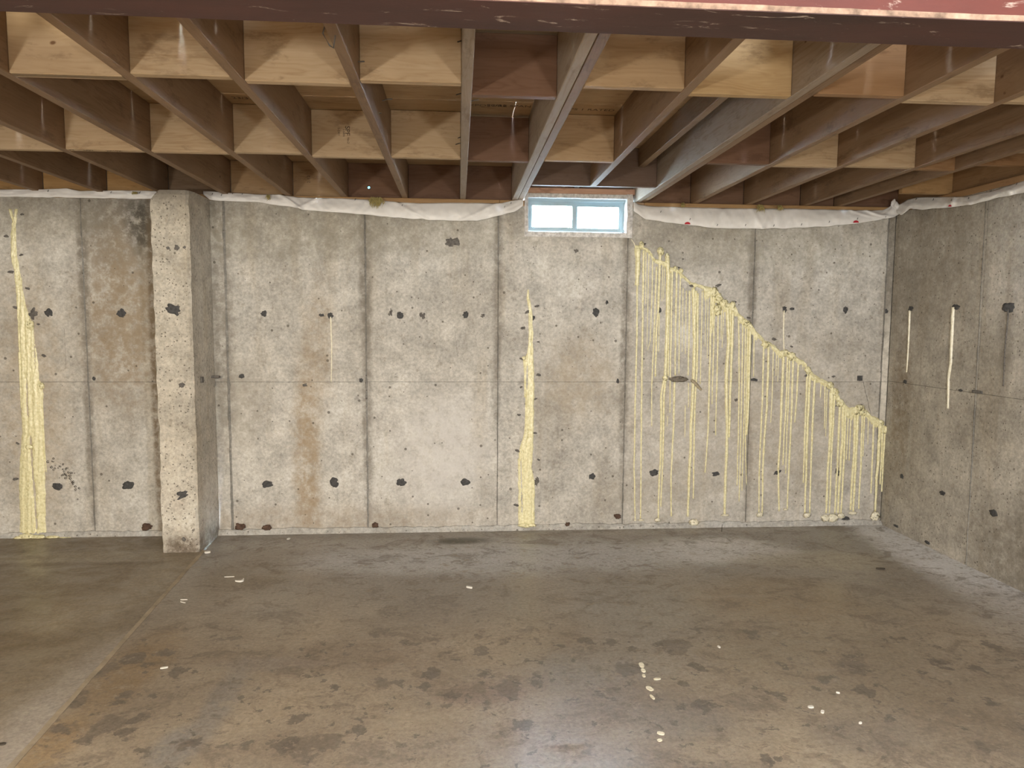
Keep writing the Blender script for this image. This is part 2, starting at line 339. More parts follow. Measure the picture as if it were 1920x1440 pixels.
# pale mortar in the joint between the slabs
v = []; f = []; ns = 90
for i in range(ns+1):
    y = YF + (4.6-YF)*i/ns; x = jx(y); a = G + 0.006*(0.5+nz(y*7, 1)); b = G + 0.008*(0.5+nz(y*9, 5))
    v += [(x-a, y, -0.03), (x-a, y, 0.0045), (x+b, y, 0.0015), (x+b, y, -0.03)]
for i in range(ns):
    for q in range(3): f.append((4*i+q, 4*i+q+1, 4*i+5+q, 4*i+4+q))
pyobj('joint_strip', v, f, plain('joint_mortar', (0.30, 0.25, 0.18), 0.85, 0.2, 0.25, 12), floor)

# ------------------------------------------------------------------ concrete walls
WX0, WX1, WZ0 = 0.456, 1.203, 2.070      # window opening
wall_back = boxes('wall_back', [(XL-.2, WX0, D+.012, D+.25, -.12, HW), (WX1, XR+.2, D+.012, D+.25, -.12, HW), (WX0, WX1, D+.012, D+.25, -.12, WZ0)], M_FIN)
tag(wall_back, kind='structure')
wall_right = boxes('wall_right', [(XR+.012, XR+.25, YF-.2, D+.012, -.12, HW)], M_FIN); tag(wall_right, kind='structure')
wall_left = boxes('wall_left', [(XL-.25, XL, YF-.2, D+.012, -.12, HT+.02)], M_WALLR); tag(wall_left, kind='structure')
wall_front = boxes('wall_front', [(XL-.2, XR+.2, YF-.25, YF, -.12, HT+.02)], M_WALLR); tag(wall_front, kind='structure')
ZM = aty(934, 716).z
def panel(pts, wall, mat, plane, off=0.0):
    """a field of concrete between two form joints, with slightly ragged edges"""
    o2 = []
    for i, (a, z) in enumerate(pts):
        b, z2 = pts[(i+1) % len(pts)]; L = math.hypot(b-a, z2-z); n = max(1, int(L/0.05))
        for q in range(n):
            t = q/n; x = a+(b-a)*t; zz = z+(z2-z)*t
            j = 0.0028*nz(x*21+3.1, zz*21, 2.0) if q else 0
            o2.append((x+(j if abs(z2-z) > abs(b-a) else 0), zz+(0.3*j if abs(z2-z) <= abs(b-a) else 0)))
    n = len(o2)
    if plane == 'y': v = [(x, D-off, z) for x, z in o2] + [(x, D+.03, z) for x, z in o2]
    else: v = [(XR-off, y, z) for y, z in o2] + [(XR+.03, y, z) for y, z in o2]
    f = [tuple(range(n)), tuple(range(2*n-1, n-1, -1))] + [(i, n+i, n+(i+1) % n, (i+1) % n) for i in range(n)]
    return pyobj('concrete_panel', v, f, mat, wall)
def fin(p0, p1, wall, plane, wd=0.006, seed=0.0, mat=None, name='seam_fin', proud=0.004):
    """the ragged ridge of mortar left along a form joint"""
    n = 80; v = []; f = []
    for i in range(n+1):
        t = i/n; a = p0[0]+(p1[0]-p0[0])*t; z = p0[1]+(p1[1]-p0[1])*t; a += 0.003*nz(z*6, seed)
        wl = wd*(0.55+0.9*abs(nz(z*9, seed+3))); wr = wd*(0.55+0.9*abs(nz(z*11, seed+8))); pr = proud*(0.3+abs(nz(z*8, seed+5))*1.8)
        for da, h in ((-wl, -0.003), (-wl*.5, pr), (wr*.4, pr*.7), (wr, -0.003)):
            v.append((a+da, D-h, z) if plane == 'y' else (XR-h, a+da, z))
    for i in range(n):
        for q in range(3): f.append((4*i+q, 4*i+q+1, 4*i+5+q, 4*i+4+q))
    return pyobj(name, v, f, mat or M_FIN, wall)
seams = [-4.28, -3.38]
for a in ((150, 370, 179, 1012), (424, 450, 433, 980), (683, 405, 691, 999), (935, 405, 932, 987), (1178, 450, 1166, 982), (1416, 432, 1399, 957)):
    seams.append((aty(a[0], a[1]).x+aty(a[2], a[3]).x)/2)
CX = aty(1652, 700).x; seams.append(CX)
g = 0.0035
edges = [XL] + seams + [XR]
for i in range(len(edges)-1):
    a, b = edges[i]+g, edges[i+1]-g; off = random.uniform(-.0012, .0012)
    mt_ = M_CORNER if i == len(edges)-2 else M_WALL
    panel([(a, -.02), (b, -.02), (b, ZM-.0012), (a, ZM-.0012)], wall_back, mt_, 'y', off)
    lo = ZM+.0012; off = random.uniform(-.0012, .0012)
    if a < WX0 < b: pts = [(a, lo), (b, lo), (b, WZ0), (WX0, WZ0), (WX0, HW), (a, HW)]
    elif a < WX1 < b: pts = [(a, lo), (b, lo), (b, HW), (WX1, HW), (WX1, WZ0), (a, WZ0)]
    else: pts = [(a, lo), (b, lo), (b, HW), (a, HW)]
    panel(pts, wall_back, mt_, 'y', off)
for i, s_ in enumerate(seams):
    if i < 2: continue
    top = HW if not (WX0 < s_ < WX1) else WZ0-.005
    fin((s_, 0.03), (s_, top), wall_back, 'y', (0.009, 0.016, 0.011, 0.008, 0.009, 0.008, 0.014)[i-2], i*7.0)
fin((CX+.075, 0.02), (CX+.07, HW), wall_back, 'y', 0.006, 77.0)
ry = [YF] + [4.06-.914*i for i in range(7, -1, -1)] + [D]
ZR = atx(1800, 733).z
for i in range(len(ry)-1):
    a, b = ry[i]+g, ry[i+1]-g
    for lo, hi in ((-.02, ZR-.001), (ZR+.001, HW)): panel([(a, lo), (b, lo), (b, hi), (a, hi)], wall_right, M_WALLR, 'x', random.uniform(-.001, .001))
p0, p1 = atx(1811, 1058), atx(1848, 385)
fin((p0.y, 0.0), (p1.y, HW), wall_right, 'x', 0.008, 33.0); fin((4.06-.914, 0), (4.06-.914, HW), wall_right, 'x', 0.008, 35.0)
# lip of the footing along the wall foot
def curb(x0, x1, nm='footing_lip'):
    n = int((x1-x0)/0.03); v = []; f = []
    for i in range(n+1):
        x = x0+(x1-x0)*i/n; h = 0.036+0.014*nz(x*3, 9)+.012*nz(x*17, 2)+.006*nz(x*41, 6); d = 0.020+0.008*nz(x*2.3, 4)+.005*nz(x*19, 7)
        v += [(x, D-d-.014, -.01), (x, D-d, h*.55), (x, D-d*.55, h*.95), (x, D+.004, h)]
    for i in range(n):
        for q in range(3): f.append((4*i+q, 4*i+q+1, 4*i+5+q, 4*i+4+q))
    return pyobj(nm, v, f, M_CURB, wall_back)
curb(XL, -1.9); curb(-1.66, XR-.002)
# crack under the window
def ribbon(name, pts, wd, mat, parent, proud=0.0015, seed=0):
    """thin irregular line lying on the back wall, traced through points given on that wall"""
    P = []
    for i in range(len(pts)-1):
        a, b = aty(*pts[i]), aty(*pts[i+1]); n = max(2, int((b-a).length/0.012))
        P += [a.lerp(b, q/n) for q in range(n)]
    P.append(aty(*pts[-1])); v = []; f = []
    for i, p in enumerate(P):
        j = 0.004*nz(i*.37, seed); ww = wd*(0.5+abs(nz(i*.5, seed+4)))*(1 if 0 < i < len(P)-1 else .2)
        d = (P[min(i+1, len(P)-1)]-P[max(i-1, 0)]).normalized(); s = Vector((d.z, 0, -d.x))
        c = p + s*j
        v += [c-s*ww+Vector((0, .002, 0)), c-Vector((0, proud, 0)), c+s*ww+Vector((0, .002, 0))]
    for i in range(len(P)-1):
        f += [(3*i, 3*i+1, 3*i+4, 3*i+3), (3*i+1, 3*i+2, 3*i+5, 3*i+4)]
    return pyobj(name, v, f, mat, parent)
ribbon('hairline_crack', [(980, 450), (980, 480), (984, 500), (985, 520), (990, 545)], 0.0022, M_CRACK, wall_back)
ribbon('hairline_crack', [(1058, 452), (1057, 475)], 0.0012, M_CRACK, wall_back, seed=3)
for pts in ([(1091, 499), (1098, 502), (1110, 505), (1108, 512), (1095, 518)], [(1134, 523), (1175, 524)], [(1066, 538), (1100, 531)], [(597, 600), (597, 632)], [(852, 610), (858, 670)],
            [(1493, 600), (1489, 650)], [(958, 855), (956, 905)], [(1014, 890), (1012, 965)], [(120, 615), (124, 690)], [(1130, 570), (1170, 571)]):
    ribbon('scratch', pts, 0.0010, M_CRACK, wall_back, 0.001, pts[0][0])

# patches over the form tie holes and other marks on the concrete
def blot(name, P, ex, ez, nrm, rx, rz, mat, parent, seed, proud=0.003, n=22, ragged=0.45, tilt=0.0):
    v = []; f = []; rings = ((1.0, -.002), (0.88, proud*.8), (0.45, proud))
    for r, h in rings:
        for i in range(n):
            a = 2*math.pi*i/n; k_ = r*(1+ragged*nz(math.cos(a)*1.7+seed, math.sin(a)*1.7, seed*1.3)+ragged*.5*nz(math.cos(a)*4+seed, math.sin(a)*4, 3))
            c, s = math.cos(a)*k_*rx, math.sin(a)*k_*rz
            c, s = c*math.cos(tilt)-s*math.sin(tilt), c*math.sin(tilt)+s*math.cos(tilt)
            v.append(P + ex*c + ez*s + nrm*(h*(1+.5*nz(c*90, s*90, seed))))
    v.append(P+nrm*proud)
    for q in range(2):
        for i in range(n): f.append((q*n+i, q*n+(i+1) % n, (q+1)*n+(i+1) % n, (q+1)*n+i))
    for i in range(n): f.append((2*n+i, 2*n+(i+1) % n, 3*n))
    return pyobj(name, v, f, mat, parent, True)
EX, EY, EZ = Vector((1, 0, 0)), Vector((0, 1, 0)), Vector((0, 0, 1))
for i, (x, y, rx, rz) in enumerate([(92, 586, 8, 7), (227, 587, 8, 8), (494, 588, 5.5, 6), (619, 592, 6, 5), (603, 591, 5, 3), (750, 591, 6.5, 6.5), (873, 590, 6, 6), (1117, 586, 7, 8),
        (1237, 582, 4, 5), (1471, 580, 5, 6), (1485, 579, 6, 3), (1585, 581, 4.5, 8), (108, 912, 10, 7), (240, 911, 10, 8), (501, 908, 11, 7), (626, 905, 9, 9), (752, 904, 9, 8), (872, 904, 9, 7),
        (1110, 893, 6.5, 6.5), (1226, 886, 9, 7), (1342, 888, 8, 4.5), (1458, 886, 8, 4), (1570, 884, 4.5, 8), (1585, 972, 9, 4), (1138, 567, 3, 4), (1158, 715, 3, 5), (453, 705, 5, 4), (677, 713, 4, 4),
        (176, 710, 3, 4), (1414, 712, 8, 3.5), (999, 596, 4, 5), (1612, 710, 5, 5), (1662, 584, 4, 5)]):
    blot('tie_hole_patch', aty(x, y), EX, EZ, -EY, rx/WPX, rz/WPX, M_TAR, wall_back, i*1.7, tilt=random.uniform(-.3, .5) if y > 800 else 0)
for i, (x, y, rx, rz) in enumerate([(847, 454, 11, 8), (62, 588, 8, 9), (1080, 470, 4, 4), (792, 591, 4, 6), (733, 586, 3, 7), (905, 592, 4, 4), (1380, 750, 3, 3), (1006, 902, 5, 9), (572, 722, 4, 3)]):
    blot('rough_spot', aty(x, y), EX, EZ, -EY, rx/WPX, rz/WPX, M_TARG, wall_back, 50+i*1.7, 0.002, ragged=0.8)
for i, (x, y, r) in enumerate([(703, 985, 7), (1158, 968, 7), (275, 988, 9), (450, 988, 9), (500, 989, 8), (1064, 983, 5)]):
    blot('bedded_stone', aty(x, y, D-.012), EX, EZ, -EY, r/WPX, r*.75/WPX, M_STONE, wall_back, 80+i, 0.012)
# honeycombed concrete by the left seal
hv = ([], [])
for i in range(46):
    t = random.random(); x = 98+48*t+random.gauss(0, 5); y = 862+50*t+random.gauss(0, 6); p = aty(x, y); r = random.uniform(.003, .010); n = 7; b = len(hv[0])
    hv[0].extend([(p.x+r*math.cos(6.283*q/n)*random.uniform(.6, 1.2), D-.0022, p.z+r*math.sin(6.283*q/n)*random.uniform(.6, 1.2)) for q in range(n)]); hv[0].append((p.x, D+.002, p.z))
    hv[1].extend([(b+q, b+(q+1) % n, b+n) for q in range(n)])
tag(pyobj('honeycomb_pits', hv[0], hv[1], M_CRACK, wall_back), kind='stuff')
NX = Vector((-1, 0, 0))
for i, (x, y, r, rz) in enumerate([(1708, 579, 5, 5), (1792, 576, 6, 6), (1890, 577, 9, 8), (1691, 893, 4, 5), (1767, 924, 5, 5), (1862, 962, 5, 7), (1697, 716, 4, 4), (1801, 732, 3, 3), (1739, 1017, 5, 3), (1680, 986, 5, 3)]):
    p = atx(x, y); blot('tie_hole_patch', p, EY, EZ, NX, 1.6*r/WPX, rz/WPX*.9, M_TAR, wall_right, 110+i*2.3)
boxes('tie_wedge', [(XR-.012, XR+.004, atx(1832, 735).y-.045, atx(1832, 735).y+.03, atx(1832, 735).z-.006, atx(1832, 735).z+.010)], M_TARG, wall_right)
q_ = aty(1612, 709); boxes('tie_wedge', [(q_.x-.020, q_.x+.016, D-.010, D+.004, q_.z-.018, q_.z+.018)], M_TAR, wall_back)
ribbon('scratch', [(1618, 714), (1624, 740), (1632, 775)], 0.006, M_FIN, wall_back, 0.003, 9)

# ------------------------------------------------------------------ pilaster
PX0, PX1, PY = -1.885, -1.652, 4.565
pil = empty('concrete_pilaster', ((PX0+PX1)/2, PY+.19, 0))
tag(pil, 'square grey concrete pilaster standing out from the back wall, crumbled at its top', 'pillar')
nzv = 70; v = []; f = []; prof = []
for (x, y) in ([(PX0, D-.001)] + [(PX0, D-.39*t) for t in (.33, .66, .93)] + [(PX0+.012, PY)] + [(PX0+.233*t, PY) for t in (.3, .6, .93)] + [(PX1, PY+.014)] + [(PX1, PY+.39*t) for t in (.3, .65)] + [(PX1, D-.001)]): prof.append((x, y))
npf = len(prof)
for i in range(nzv+1):
    t = i/nzv; z = -.01+(HW+.015)*t
    for q, (x, y) in enumerate(prof):
        edge = q in (3, 4, 7, 8); am = (0.010 if q in (3, 4) else 0.006) if edge else 0.0025
        dx = am*nz(z*13, q*3.3, 1)+ .002*nz(z*40, q, 5); dy = am*nz(z*13, q*3.3, 7)
        tp = max(0, (t-.955)/.045)
        if 3 <= q <= 8:
            dy += 0.05*tp*tp; dx += (0.035 if q < 6 else -0.012)*tp*tp+.006*tp*nz(q*2.1, z*50)
        bt = max(0, (0.05-t)/.05); dy -= .006*bt*abs(nz(q, z*20))
        v.append((x+dx, y+dy, z))
for i in range(nzv):
    for q in range(npf-1): f.append((i*npf+q, i*npf+q+1, (i+1)*npf+q+1, (i+1)*npf+q))
f.append(tuple(nzv*npf+q for q in range(npf)))
pyobj('shaft', v, f, M_PIL, pil)
for i, (x, y, rx, rz, tl) in enumerate([(326, 580, 14, 9, -.2), (343, 928, 12, 7, .5)]):
    blot('tie_hole_patch', aty(x, y, PY), EX, EZ, -EY, rx/290, rz/290, M_TAR, pil, 20+i*3.1, ragged=0.7, tilt=tl, proud=.004)
for i, (x, y, r) in enumerate([(341, 722, 5), (315, 465, 3), (332, 465, 5), (346, 464, 3), (345, 1011, 4)]):
    blot('rough_spot', aty(x, y, PY), EX, EZ, -EY, r/290, r/290, M_TARG, pil, 60+i*3.1, proud=.003)
b0 = Vector((PX1, 4.80, aty(395, 706).z)); boxes('tie_bar', [(PX1-.005, PX1+.05, 4.885, 4.91, b0.z-.004, b0.z+.010)], M_TARG, pil); boxes('tie_bar', [(PX1-.004, PX1+.012, 4.68, 4.71, b0.z-.020, b0.z+.018)], M_TARG, pil)

# ------------------------------------------------------------------ framing overhead
ceiling = empty('ceiling'); tag(ceiling, kind='structure')
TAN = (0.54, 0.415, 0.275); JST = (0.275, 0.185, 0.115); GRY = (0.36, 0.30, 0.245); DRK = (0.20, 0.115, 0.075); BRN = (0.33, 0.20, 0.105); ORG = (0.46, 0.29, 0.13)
def jit(c, a=0.08):
    s = 1+random.uniform(-a, a); return tuple(x*s for x in c)
T = 0.038
single = [-4.36, -3.96, -3.56, -3.155, -2.75, -2.345, -1.95, -1.545, -1.135, -.765, -.362, .03, .825, 1.65, 2.035, 2.45, 2.70]
double = [.405, 1.262]
YRIM = 5.0
joists = {}
for x in single:
    y1 = 4.405 if x == .825 else YRIM
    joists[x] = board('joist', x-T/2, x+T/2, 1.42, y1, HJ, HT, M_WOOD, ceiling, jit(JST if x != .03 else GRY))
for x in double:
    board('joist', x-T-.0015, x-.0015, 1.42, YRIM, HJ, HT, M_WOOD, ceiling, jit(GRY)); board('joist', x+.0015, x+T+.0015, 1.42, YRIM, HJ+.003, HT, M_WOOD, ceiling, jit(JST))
for x in single + double:
    board('joist', x+T/2+.042, x+T*1.5+.042, YF-.05, 1.62, HJ, HT, M_WOOD, ceiling, jit(JST))
# subfloor panels
y = YF-.2; k_ = 0
for y0, y1 in ((YF-.2, -1.32), (-1.32, -.10), (-.10, 1.12), (1.12, 2.34), (2.34, 3.56), (3.56, 4.78), (4.78, 5.3)):
    xs = [XL-.2, -2.16, .28, 2.72, XR+.3] if k_ % 2 else [XL-.2, -3.4, -.94, 1.49, XR+.3]; k_ += 1
    for a, b in zip(xs, xs[1:]): board('subfloor_panel', a+.001, b-.001, y0+.001, y1-.001, HT+.0005, HT+.019, M_PLY, ceiling, jit((0.47, 0.34, 0.20), .06), axis='x', bev=0.0)
# blocking, one piece per bay and row; each is set by the far lower edge that shows
allj = sorted([(x-T/2, x+T/2) for x in single] + [(x-T-.0015, x+T+.0015) for x in double])
def bay(x):
    for (a0, a1), (b0, b1) in zip(allj, allj[1:]):
        if a1 <= x <= b0: return a1, b0
blocks = {}
for (px, py, col) in [(60, 146, TAN), (127, 147, TAN), (335, 148, TAN), (560, 161, TAN), (770, 160, TAN), (965, 186, DRK), (1185, 170, (0.47, 0.335, 0.20)), (1380, 184, (0.55, 0.40, 0.22)), (1600, 184, BRN), (1775, 197, TAN), (1905, 197, TAN),
                      (60, 284, TAN), (195, 285, TAN), (350, 289, TAN), (500, 290, TAN), (650, 298, TAN), (797, 299, TAN), (935, 305, DRK), (1085, 305, (0.46, 0.33, 0.20)), (1380, 310, DRK), (1500, 315, TAN), (1640, 316, TAN), (1742, 321, BRN)]:
    p = atz(px, py, HJ); b = bay(p.x)
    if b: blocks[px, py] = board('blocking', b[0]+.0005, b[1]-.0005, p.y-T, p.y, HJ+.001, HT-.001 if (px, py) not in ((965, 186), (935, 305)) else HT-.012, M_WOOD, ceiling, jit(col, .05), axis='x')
# the same row carried on past the frame on the left
for i in range(4):
    a, b = allj[i][1], allj[i+1][0]; board('blocking', a+.0005, b-.0005, 2.60, 2.638, HJ+.001, HT-.001, M_WOOD, ceiling, jit(TAN), axis='x')
    board('blocking', a+.0005, b-.0005, 3.76, 3.798, HJ+.001, HT-.001, M_WOOD, ceiling, jit(TAN), axis='x')
# header over the window and the ledger beside the doubled joist
board('header', .405+T+.002, 1.262-T-.002, 4.405, 4.443, HJ+.002, HT-.001, M_WOOD, ceiling, (0.16, 0.11, 0.085), axis='x')
board('ledger', 1.262-T-.12, 1.262-T-.08, 2.75, 4.404, HT-.115, HT-.001, M_WOOD, ceiling, (0.30, 0.22, 0.15), axis='y')
board('spacer_block', 1.262-T-.08, 1.262-T-.002, 2.95, 3.03, HT-.10, HT-.001, M_WOOD, ceiling, DRK, axis='x')
# rim boards between the joists on the back wall, the sill plate below
rimcol = {}
for (a0, a1), (b0, b1) in zip(allj, allj[1:]):
    a, b = a1, b0; c = (a+b)/2
    if b-a < .05: continue
    col = ORG if c < -1.95 else (0.22, 0.15, 0.095) if c < -1.5 else (0.42, 0.29, 0.165) if c < -.5 else (0.20, 0.115, 0.075) if c < .5 else (0.15, 0.10, 0.08) if c < 1.2 else (0.21, 0.125, 0.08)
    if -.765 < c < -.362: continue
    z0 = HJ if not (.44 < c < 1.2) else 2.40
    board('rim_board', a+.0005, b-.0005, YRIM+.001, YRIM+.039, z0, HT-.001, M_WOOD, ceiling, jit(col, .06), axis='x')
# rim board with the drilled hole that lets daylight through
hx, hz, hr = aty(692, 352, YRIM).x, aty(692, 352, YRIM).z, 0.0095
a, b = -.362-T/2-.0005, -.765+T/2+.0005; n = 32; v = []; f = []
def sq(i):
    an = 2*math.pi*i/n; c, s = math.cos(an), math.sin(an)
    tx = ((a-hx) if c > 0 else (b-hx))/c if abs(c) > 1e-6 else 1e9; tz = ((HT-.001-hz) if s > 0 else (HJ-hz))/s if abs(s) > 1e-6 else 1e9
    t = min(abs(tx), abs(tz)); return hx+c*t, hz+s*t
for yy in (YRIM+.001, YRIM+.039):
    for i in range(n): v.append((hx+hr*math.cos(2*math.pi*i/n), yy, hz+hr*math.sin(2*math.pi*i/n)))
    for i in range(n): x_, z_ = sq(i); v.append((x_, yy, z_))
    v += [(a, yy, HT-.001), (b, yy, HT-.001), (b, yy, HJ), (a, yy, HJ)]
st = 2*n+4
for s_ in (0, st):
    for i in range(n):
        j = (i+1) % n; f.append((s_+i, s_+j, s_+n+j, s_+n+i))
for i in range(n):
    j = (i+1) % n; f.append((i, st+i, st+j, j)); f.append((n+i, n+j, st+n+j, st+n+i))
for s_ in (0, st):   # corner triangles
    pts = [Vector(v[s_+n+i]) for i in range(n)]
    for ci in range(4):
        C = Vector(v[s_+2*n+ci]); ds = sorted(range(n), key=lambda i: abs(math.atan2(pts[i].z-hz, pts[i].x-hx)-math.atan2(C.z-hz, C.x-hx)))
        ii = sorted(ds[:2]); f.append((s_+n+ii[0], s_+n+ii[1], s_+2*n+ci))
ho = pyobj('rim_board', v, f, M_WOOD, ceiling); ho.color = (0.21, 0.12, 0.075, 1)
# small pipe through the hole
v = []; f = []
for yy, r in ((YRIM-.012, .0085), (YRIM+.05, .0085), (YRIM+.05, .0045), (YRIM-.012, .0045)):
    v += [(hx+r*math.cos(2*math.pi*i/16), yy, hz+r*math.sin(2*math.pi*i/16)) for i in range(16)]
for q in range(4):
    for i in range(16): j = (i+1) % 16; f.append((q*16+i, q*16+j, ((q+1) % 4)*16+j, ((q+1) % 4)*16+i))
def tubing():
    k = N('sky_tinted_tubing', 0.4, 0.5); k.b.inputs['Transmission Weight'].default_value = 0.85; k.b.inputs['Roughness'].default_value = 0.35; return k.base((0.25, 0.75, 1.0))  # blue base colour paints in the sky light showing at the hole
pyobj('tube_end', v, f, tubing(), ho)
for a, b, c in ((XL-.1, -1.9, ORG), (-1.9, .28, (0.40, 0.255, 0.125)), (1.29, XR+.14, (0.44, 0.285, 0.14))):
    board('sill_plate', a, b-.001, D-.004, D+.136, HW+.001, HJ, M_WOOD, ceiling, jit(c, .05), axis='x')
board('sill_plate', .28, WX0-.0, D+.0, D+.136, HW+.001, HJ, M_WOOD, ceiling, (0.40, 0.255, 0.125), axis='x')
board('sill_plate', WX1+.0, 1.289, D+.0, D+.136, HW+.001, HJ, M_WOOD, ceiling, (0.42, 0.30, 0.2), axis='x')
# framing along the right wall
board('sill_plate', XR-.004, XR+.136, YF, D-.005, HW+.001, HJ, M_WOOD, ceiling, (0.36, 0.22, 0.11), axis='y')
board('rim_board', XR+.03, XR+.068, YF, YRIM, HJ+.001, HT-.001, M_WOOD, ceiling, (0.30, 0.19, 0.10), axis='y')
board('blocking', 2.70+T/2+.001, XR+.029, 3.62, 3.76, HJ+.10, HJ+.138, M_WOOD, ceiling, TAN, axis='x')
board('blocking', 2.70+T/2+.001, XR+.029, 3.80, 3.838, HJ+.045, HT-.001, M_WOOD, ceiling, BRN, axis='x')
board('blocking', 2.70+T/2+.10, XR+.029, 4.42, 4.458, HJ+.001, HT-.001, M_WOOD, ceiling, (0.42, 0.27, 0.13), axis='x')
board('rim_board', 2.70+T/2+.001, XR+.07, YRIM+.001, YRIM+.039, HJ, HT-.001, M_WOOD, ceiling, DRK, axis='x')
# outer sheathing behind the rim
so = boxes('sheathing', [(XL-.2, -.68, YRIM+.05, YRIM+.065, HW, HT+.03), (-.50, WX0-.02, YRIM+.05, YRIM+.065, HW, HT+.03), (WX1+.02, XR+.25, YRIM+.05, YRIM+.065, HW, HT+.03),
        (-.68, -.50, YRIM+.05, YRIM+.065, HW, hz-.012), (-.68, -.50, YRIM+.05, YRIM+.065, hz+.012, HT+.03), (-.68, hx-.012, YRIM+.05, YRIM+.065, hz-.012, hz+.012), (hx+.012, -.50, YRIM+.05, YRIM+.065, hz-.012, hz+.012),
        (WX0-.02, WX1+.02, YRIM+.05, YRIM+.065, 2.40, HT+.03)], M_GASKET, ceiling)
# nails and bent wire
def tube(pts, r, seg=6):
    v = []; f = []; n = len(pts)
    for i, p in enumerate(pts):
        d = (Vector(pts[min(i+1, n-1)])-Vector(pts[max(i-1, 0)])).normalized(); a = d.orthogonal().normalized(); b = d.cross(a)
        rr = r[i] if isinstance(r, (list, tuple)) else r
        v += [Vector(p)+(a*math.cos(2*math.pi*q/seg)+b*math.sin(2*math.pi*q/seg))*rr for q in range(seg)]
    for i in range(n-1):
        for q in range(seg): f.append((i*seg+q, i*seg+(q+1) % seg, (i+1)*seg+(q+1) % seg, (i+1)*seg+q))
    f += [tuple(range(seg)), tuple((n-1)*seg+q for q in range(seg))]
    return v, f
def child(o, par):
    o.parent = par; o.matrix_parent_inverse = par_inv(par); return o
def par_inv(par):
    return (Matrix.Translation(par.location) @ par.rotation_euler.to_matrix().to_4x4()).inverted()
jA = joists[-.362]; jB = joists[.03]
def nail(pts, r, par, mat=None):
    v, f = tube(pts, r); o = pyobj('nail', v, f, mat or M_STEEL); return child(o, par)
q0 = -.362-T/2
nail([(q0-.002, 2.17, HJ+.02), (q0-.012, 2.18, HJ-.002), (q0+.004, 2.20, HJ-.028), (q0+.012, 2.215, HJ-.030), (q0+.020, 2.20, HJ-.004), (q0+.022, 2.19, HJ+.01)], .0024, jA)
for (x, y, par, Y) in [(863, 78, jB, 2.55), (860, 177, jB, 2.9), (862, 258, jB, 3.7), (858, 270, jB, 3.65), (884, 190, jB, 2.95), (667, 118, jA, 2.55), (722, 188, jA, 3.0), (702, 214, jA, 3.2)]:
    p = aty(x, y, Y); nail([p+Vector((.03, 0, .006)), p+Vector((.008, 0, .004)), p+Vector((-.006, -.01, -.004)), p+Vector((-.010, -.012, -.006))], .0022, par)
# ink stamps on the lumber
def stamp(text, P, ex, ey, size, mat, par, name='grade_stamp'):
    cu = bpy.data.curves.new('stamp', 'FONT'); cu.body = text; cu.size = size; cu.align_x = 'CENTER'; cu.align_y = 'CENTER'; cu.extrude = .0002
    tmp = bpy.data.objects.new('tmp', cu); COL.objects.link(tmp)
    me = bpy.data.meshes.new_from_object(tmp.evaluated_get(bpy.context.evaluated_depsgraph_get())); bpy.data.objects.remove(tmp)
    ez = ex.cross(ey); M = Matrix((ex, ey, ez)).transposed().to_4x4(); M.translation = P
    me.transform(M); me.materials.clear(); o = link(name, me, mat); child(o, par); return o
bE = blocks[650, 298]; yE = bE.location.y-T/2-.0006
p = aty(649, 249, yE); stamp('SPF', p+Vector((.006, 0, .010)), -EZ, EX, .034, M_INK, bE); stamp('S-GRN', p+Vector((-.012, 0, 0)), -EZ, EX, .013, M_INK, bE)
stamp('No.2', p+Vector((.010, 0, -.038)), -EZ, EX, .015, M_INK, bE); p = aty(635, 247, yE); stamp('S-DRY', p, -EZ, EX, .015, M_INKL, bE)
bF = blocks[195, 285]
p = Vector((bF.location.x-.02, bF.location.y, HJ+.0004))
for dx, tx in ((-.14, 'PT'), (-.06, 'LOT'), (.06, '2X10X')): stamp(tx, p+Vector((dx, -T*.1, 0)), EX, -EY, .026, M_INK, bF)
for o in list(ceiling.children):
    if o.name.startswith('rim_board') and -1.13 < o.location.x < -.77 and o.location.y > 5:
        stamp('2-12', Vector((o.location.x-.06, YRIM+.0006, HJ+.12)), EZ, -EX, .028, M_INKL, o); break
sub = [o for o in ceiling.children if o.name.startswith('subfloor_panel')]
def subat(x, y):
    for o in sub:
        dx, dy = o.dimensions.x/2, o.dimensions.y/2
        if abs(o.location.x-x) < dx and abs(o.location.y-y) < dy: return o
    return sub[0]
bpy.context.view_layer.update()
for (x, y, tx) in [(455, 184, '23/32'), (965, 199, '23/32 SPAN 24'), (1110, 206, 'PS 1 RATED'), (910, 198, 'EXPOSURE'), (1290, 206, '23/32')]:
    p = atz(x, y, HT-.0002); o = subat(p.x, p.y); stamp(tx, p, EX, -EY, .045, M_INKL, o)

# ------------------------------------------------------------------ steel beam
BZ0, BZ1, BYN, BYF = HJ-.207, HJ-.001, 1.452, 1.588
beam = empty('steel_beam', (0, (BYN+BYF)/2, BZ0)); tag(beam, 'red primed steel beam crossing under the joists at the top of the picture', 'beam')
def strip(name, y0, y1, z0, z1, mat, n=160, rag=0.0):
    v = []; f = []
    for i in range(n+1):
        x = XL-.1+(XR+.2-XL)*i/n; j = rag*nz(x*9, y0*7); k2 = rag*nz(x*31, z0*7)*.6
        v += [(x, y0+j, z0+.5*k2), (x, y1+rag*nz(x*8, 44), z0+.5*rag*nz(x*23, 3)), (x, y1+rag*nz(x*8, 44), z1), (x, y0+j, z1+k2)]
    for i in range(n):
        for q in range(4): f.append((4*i+q, 4*i+(q+1) % 4, 4*i+4+(q+1) % 4, 4*i+4+q))
    f += [(0, 1, 2, 3), tuple(4*n+q for q in range(4))]
    return pyobj(name, v, f, mat, beam)
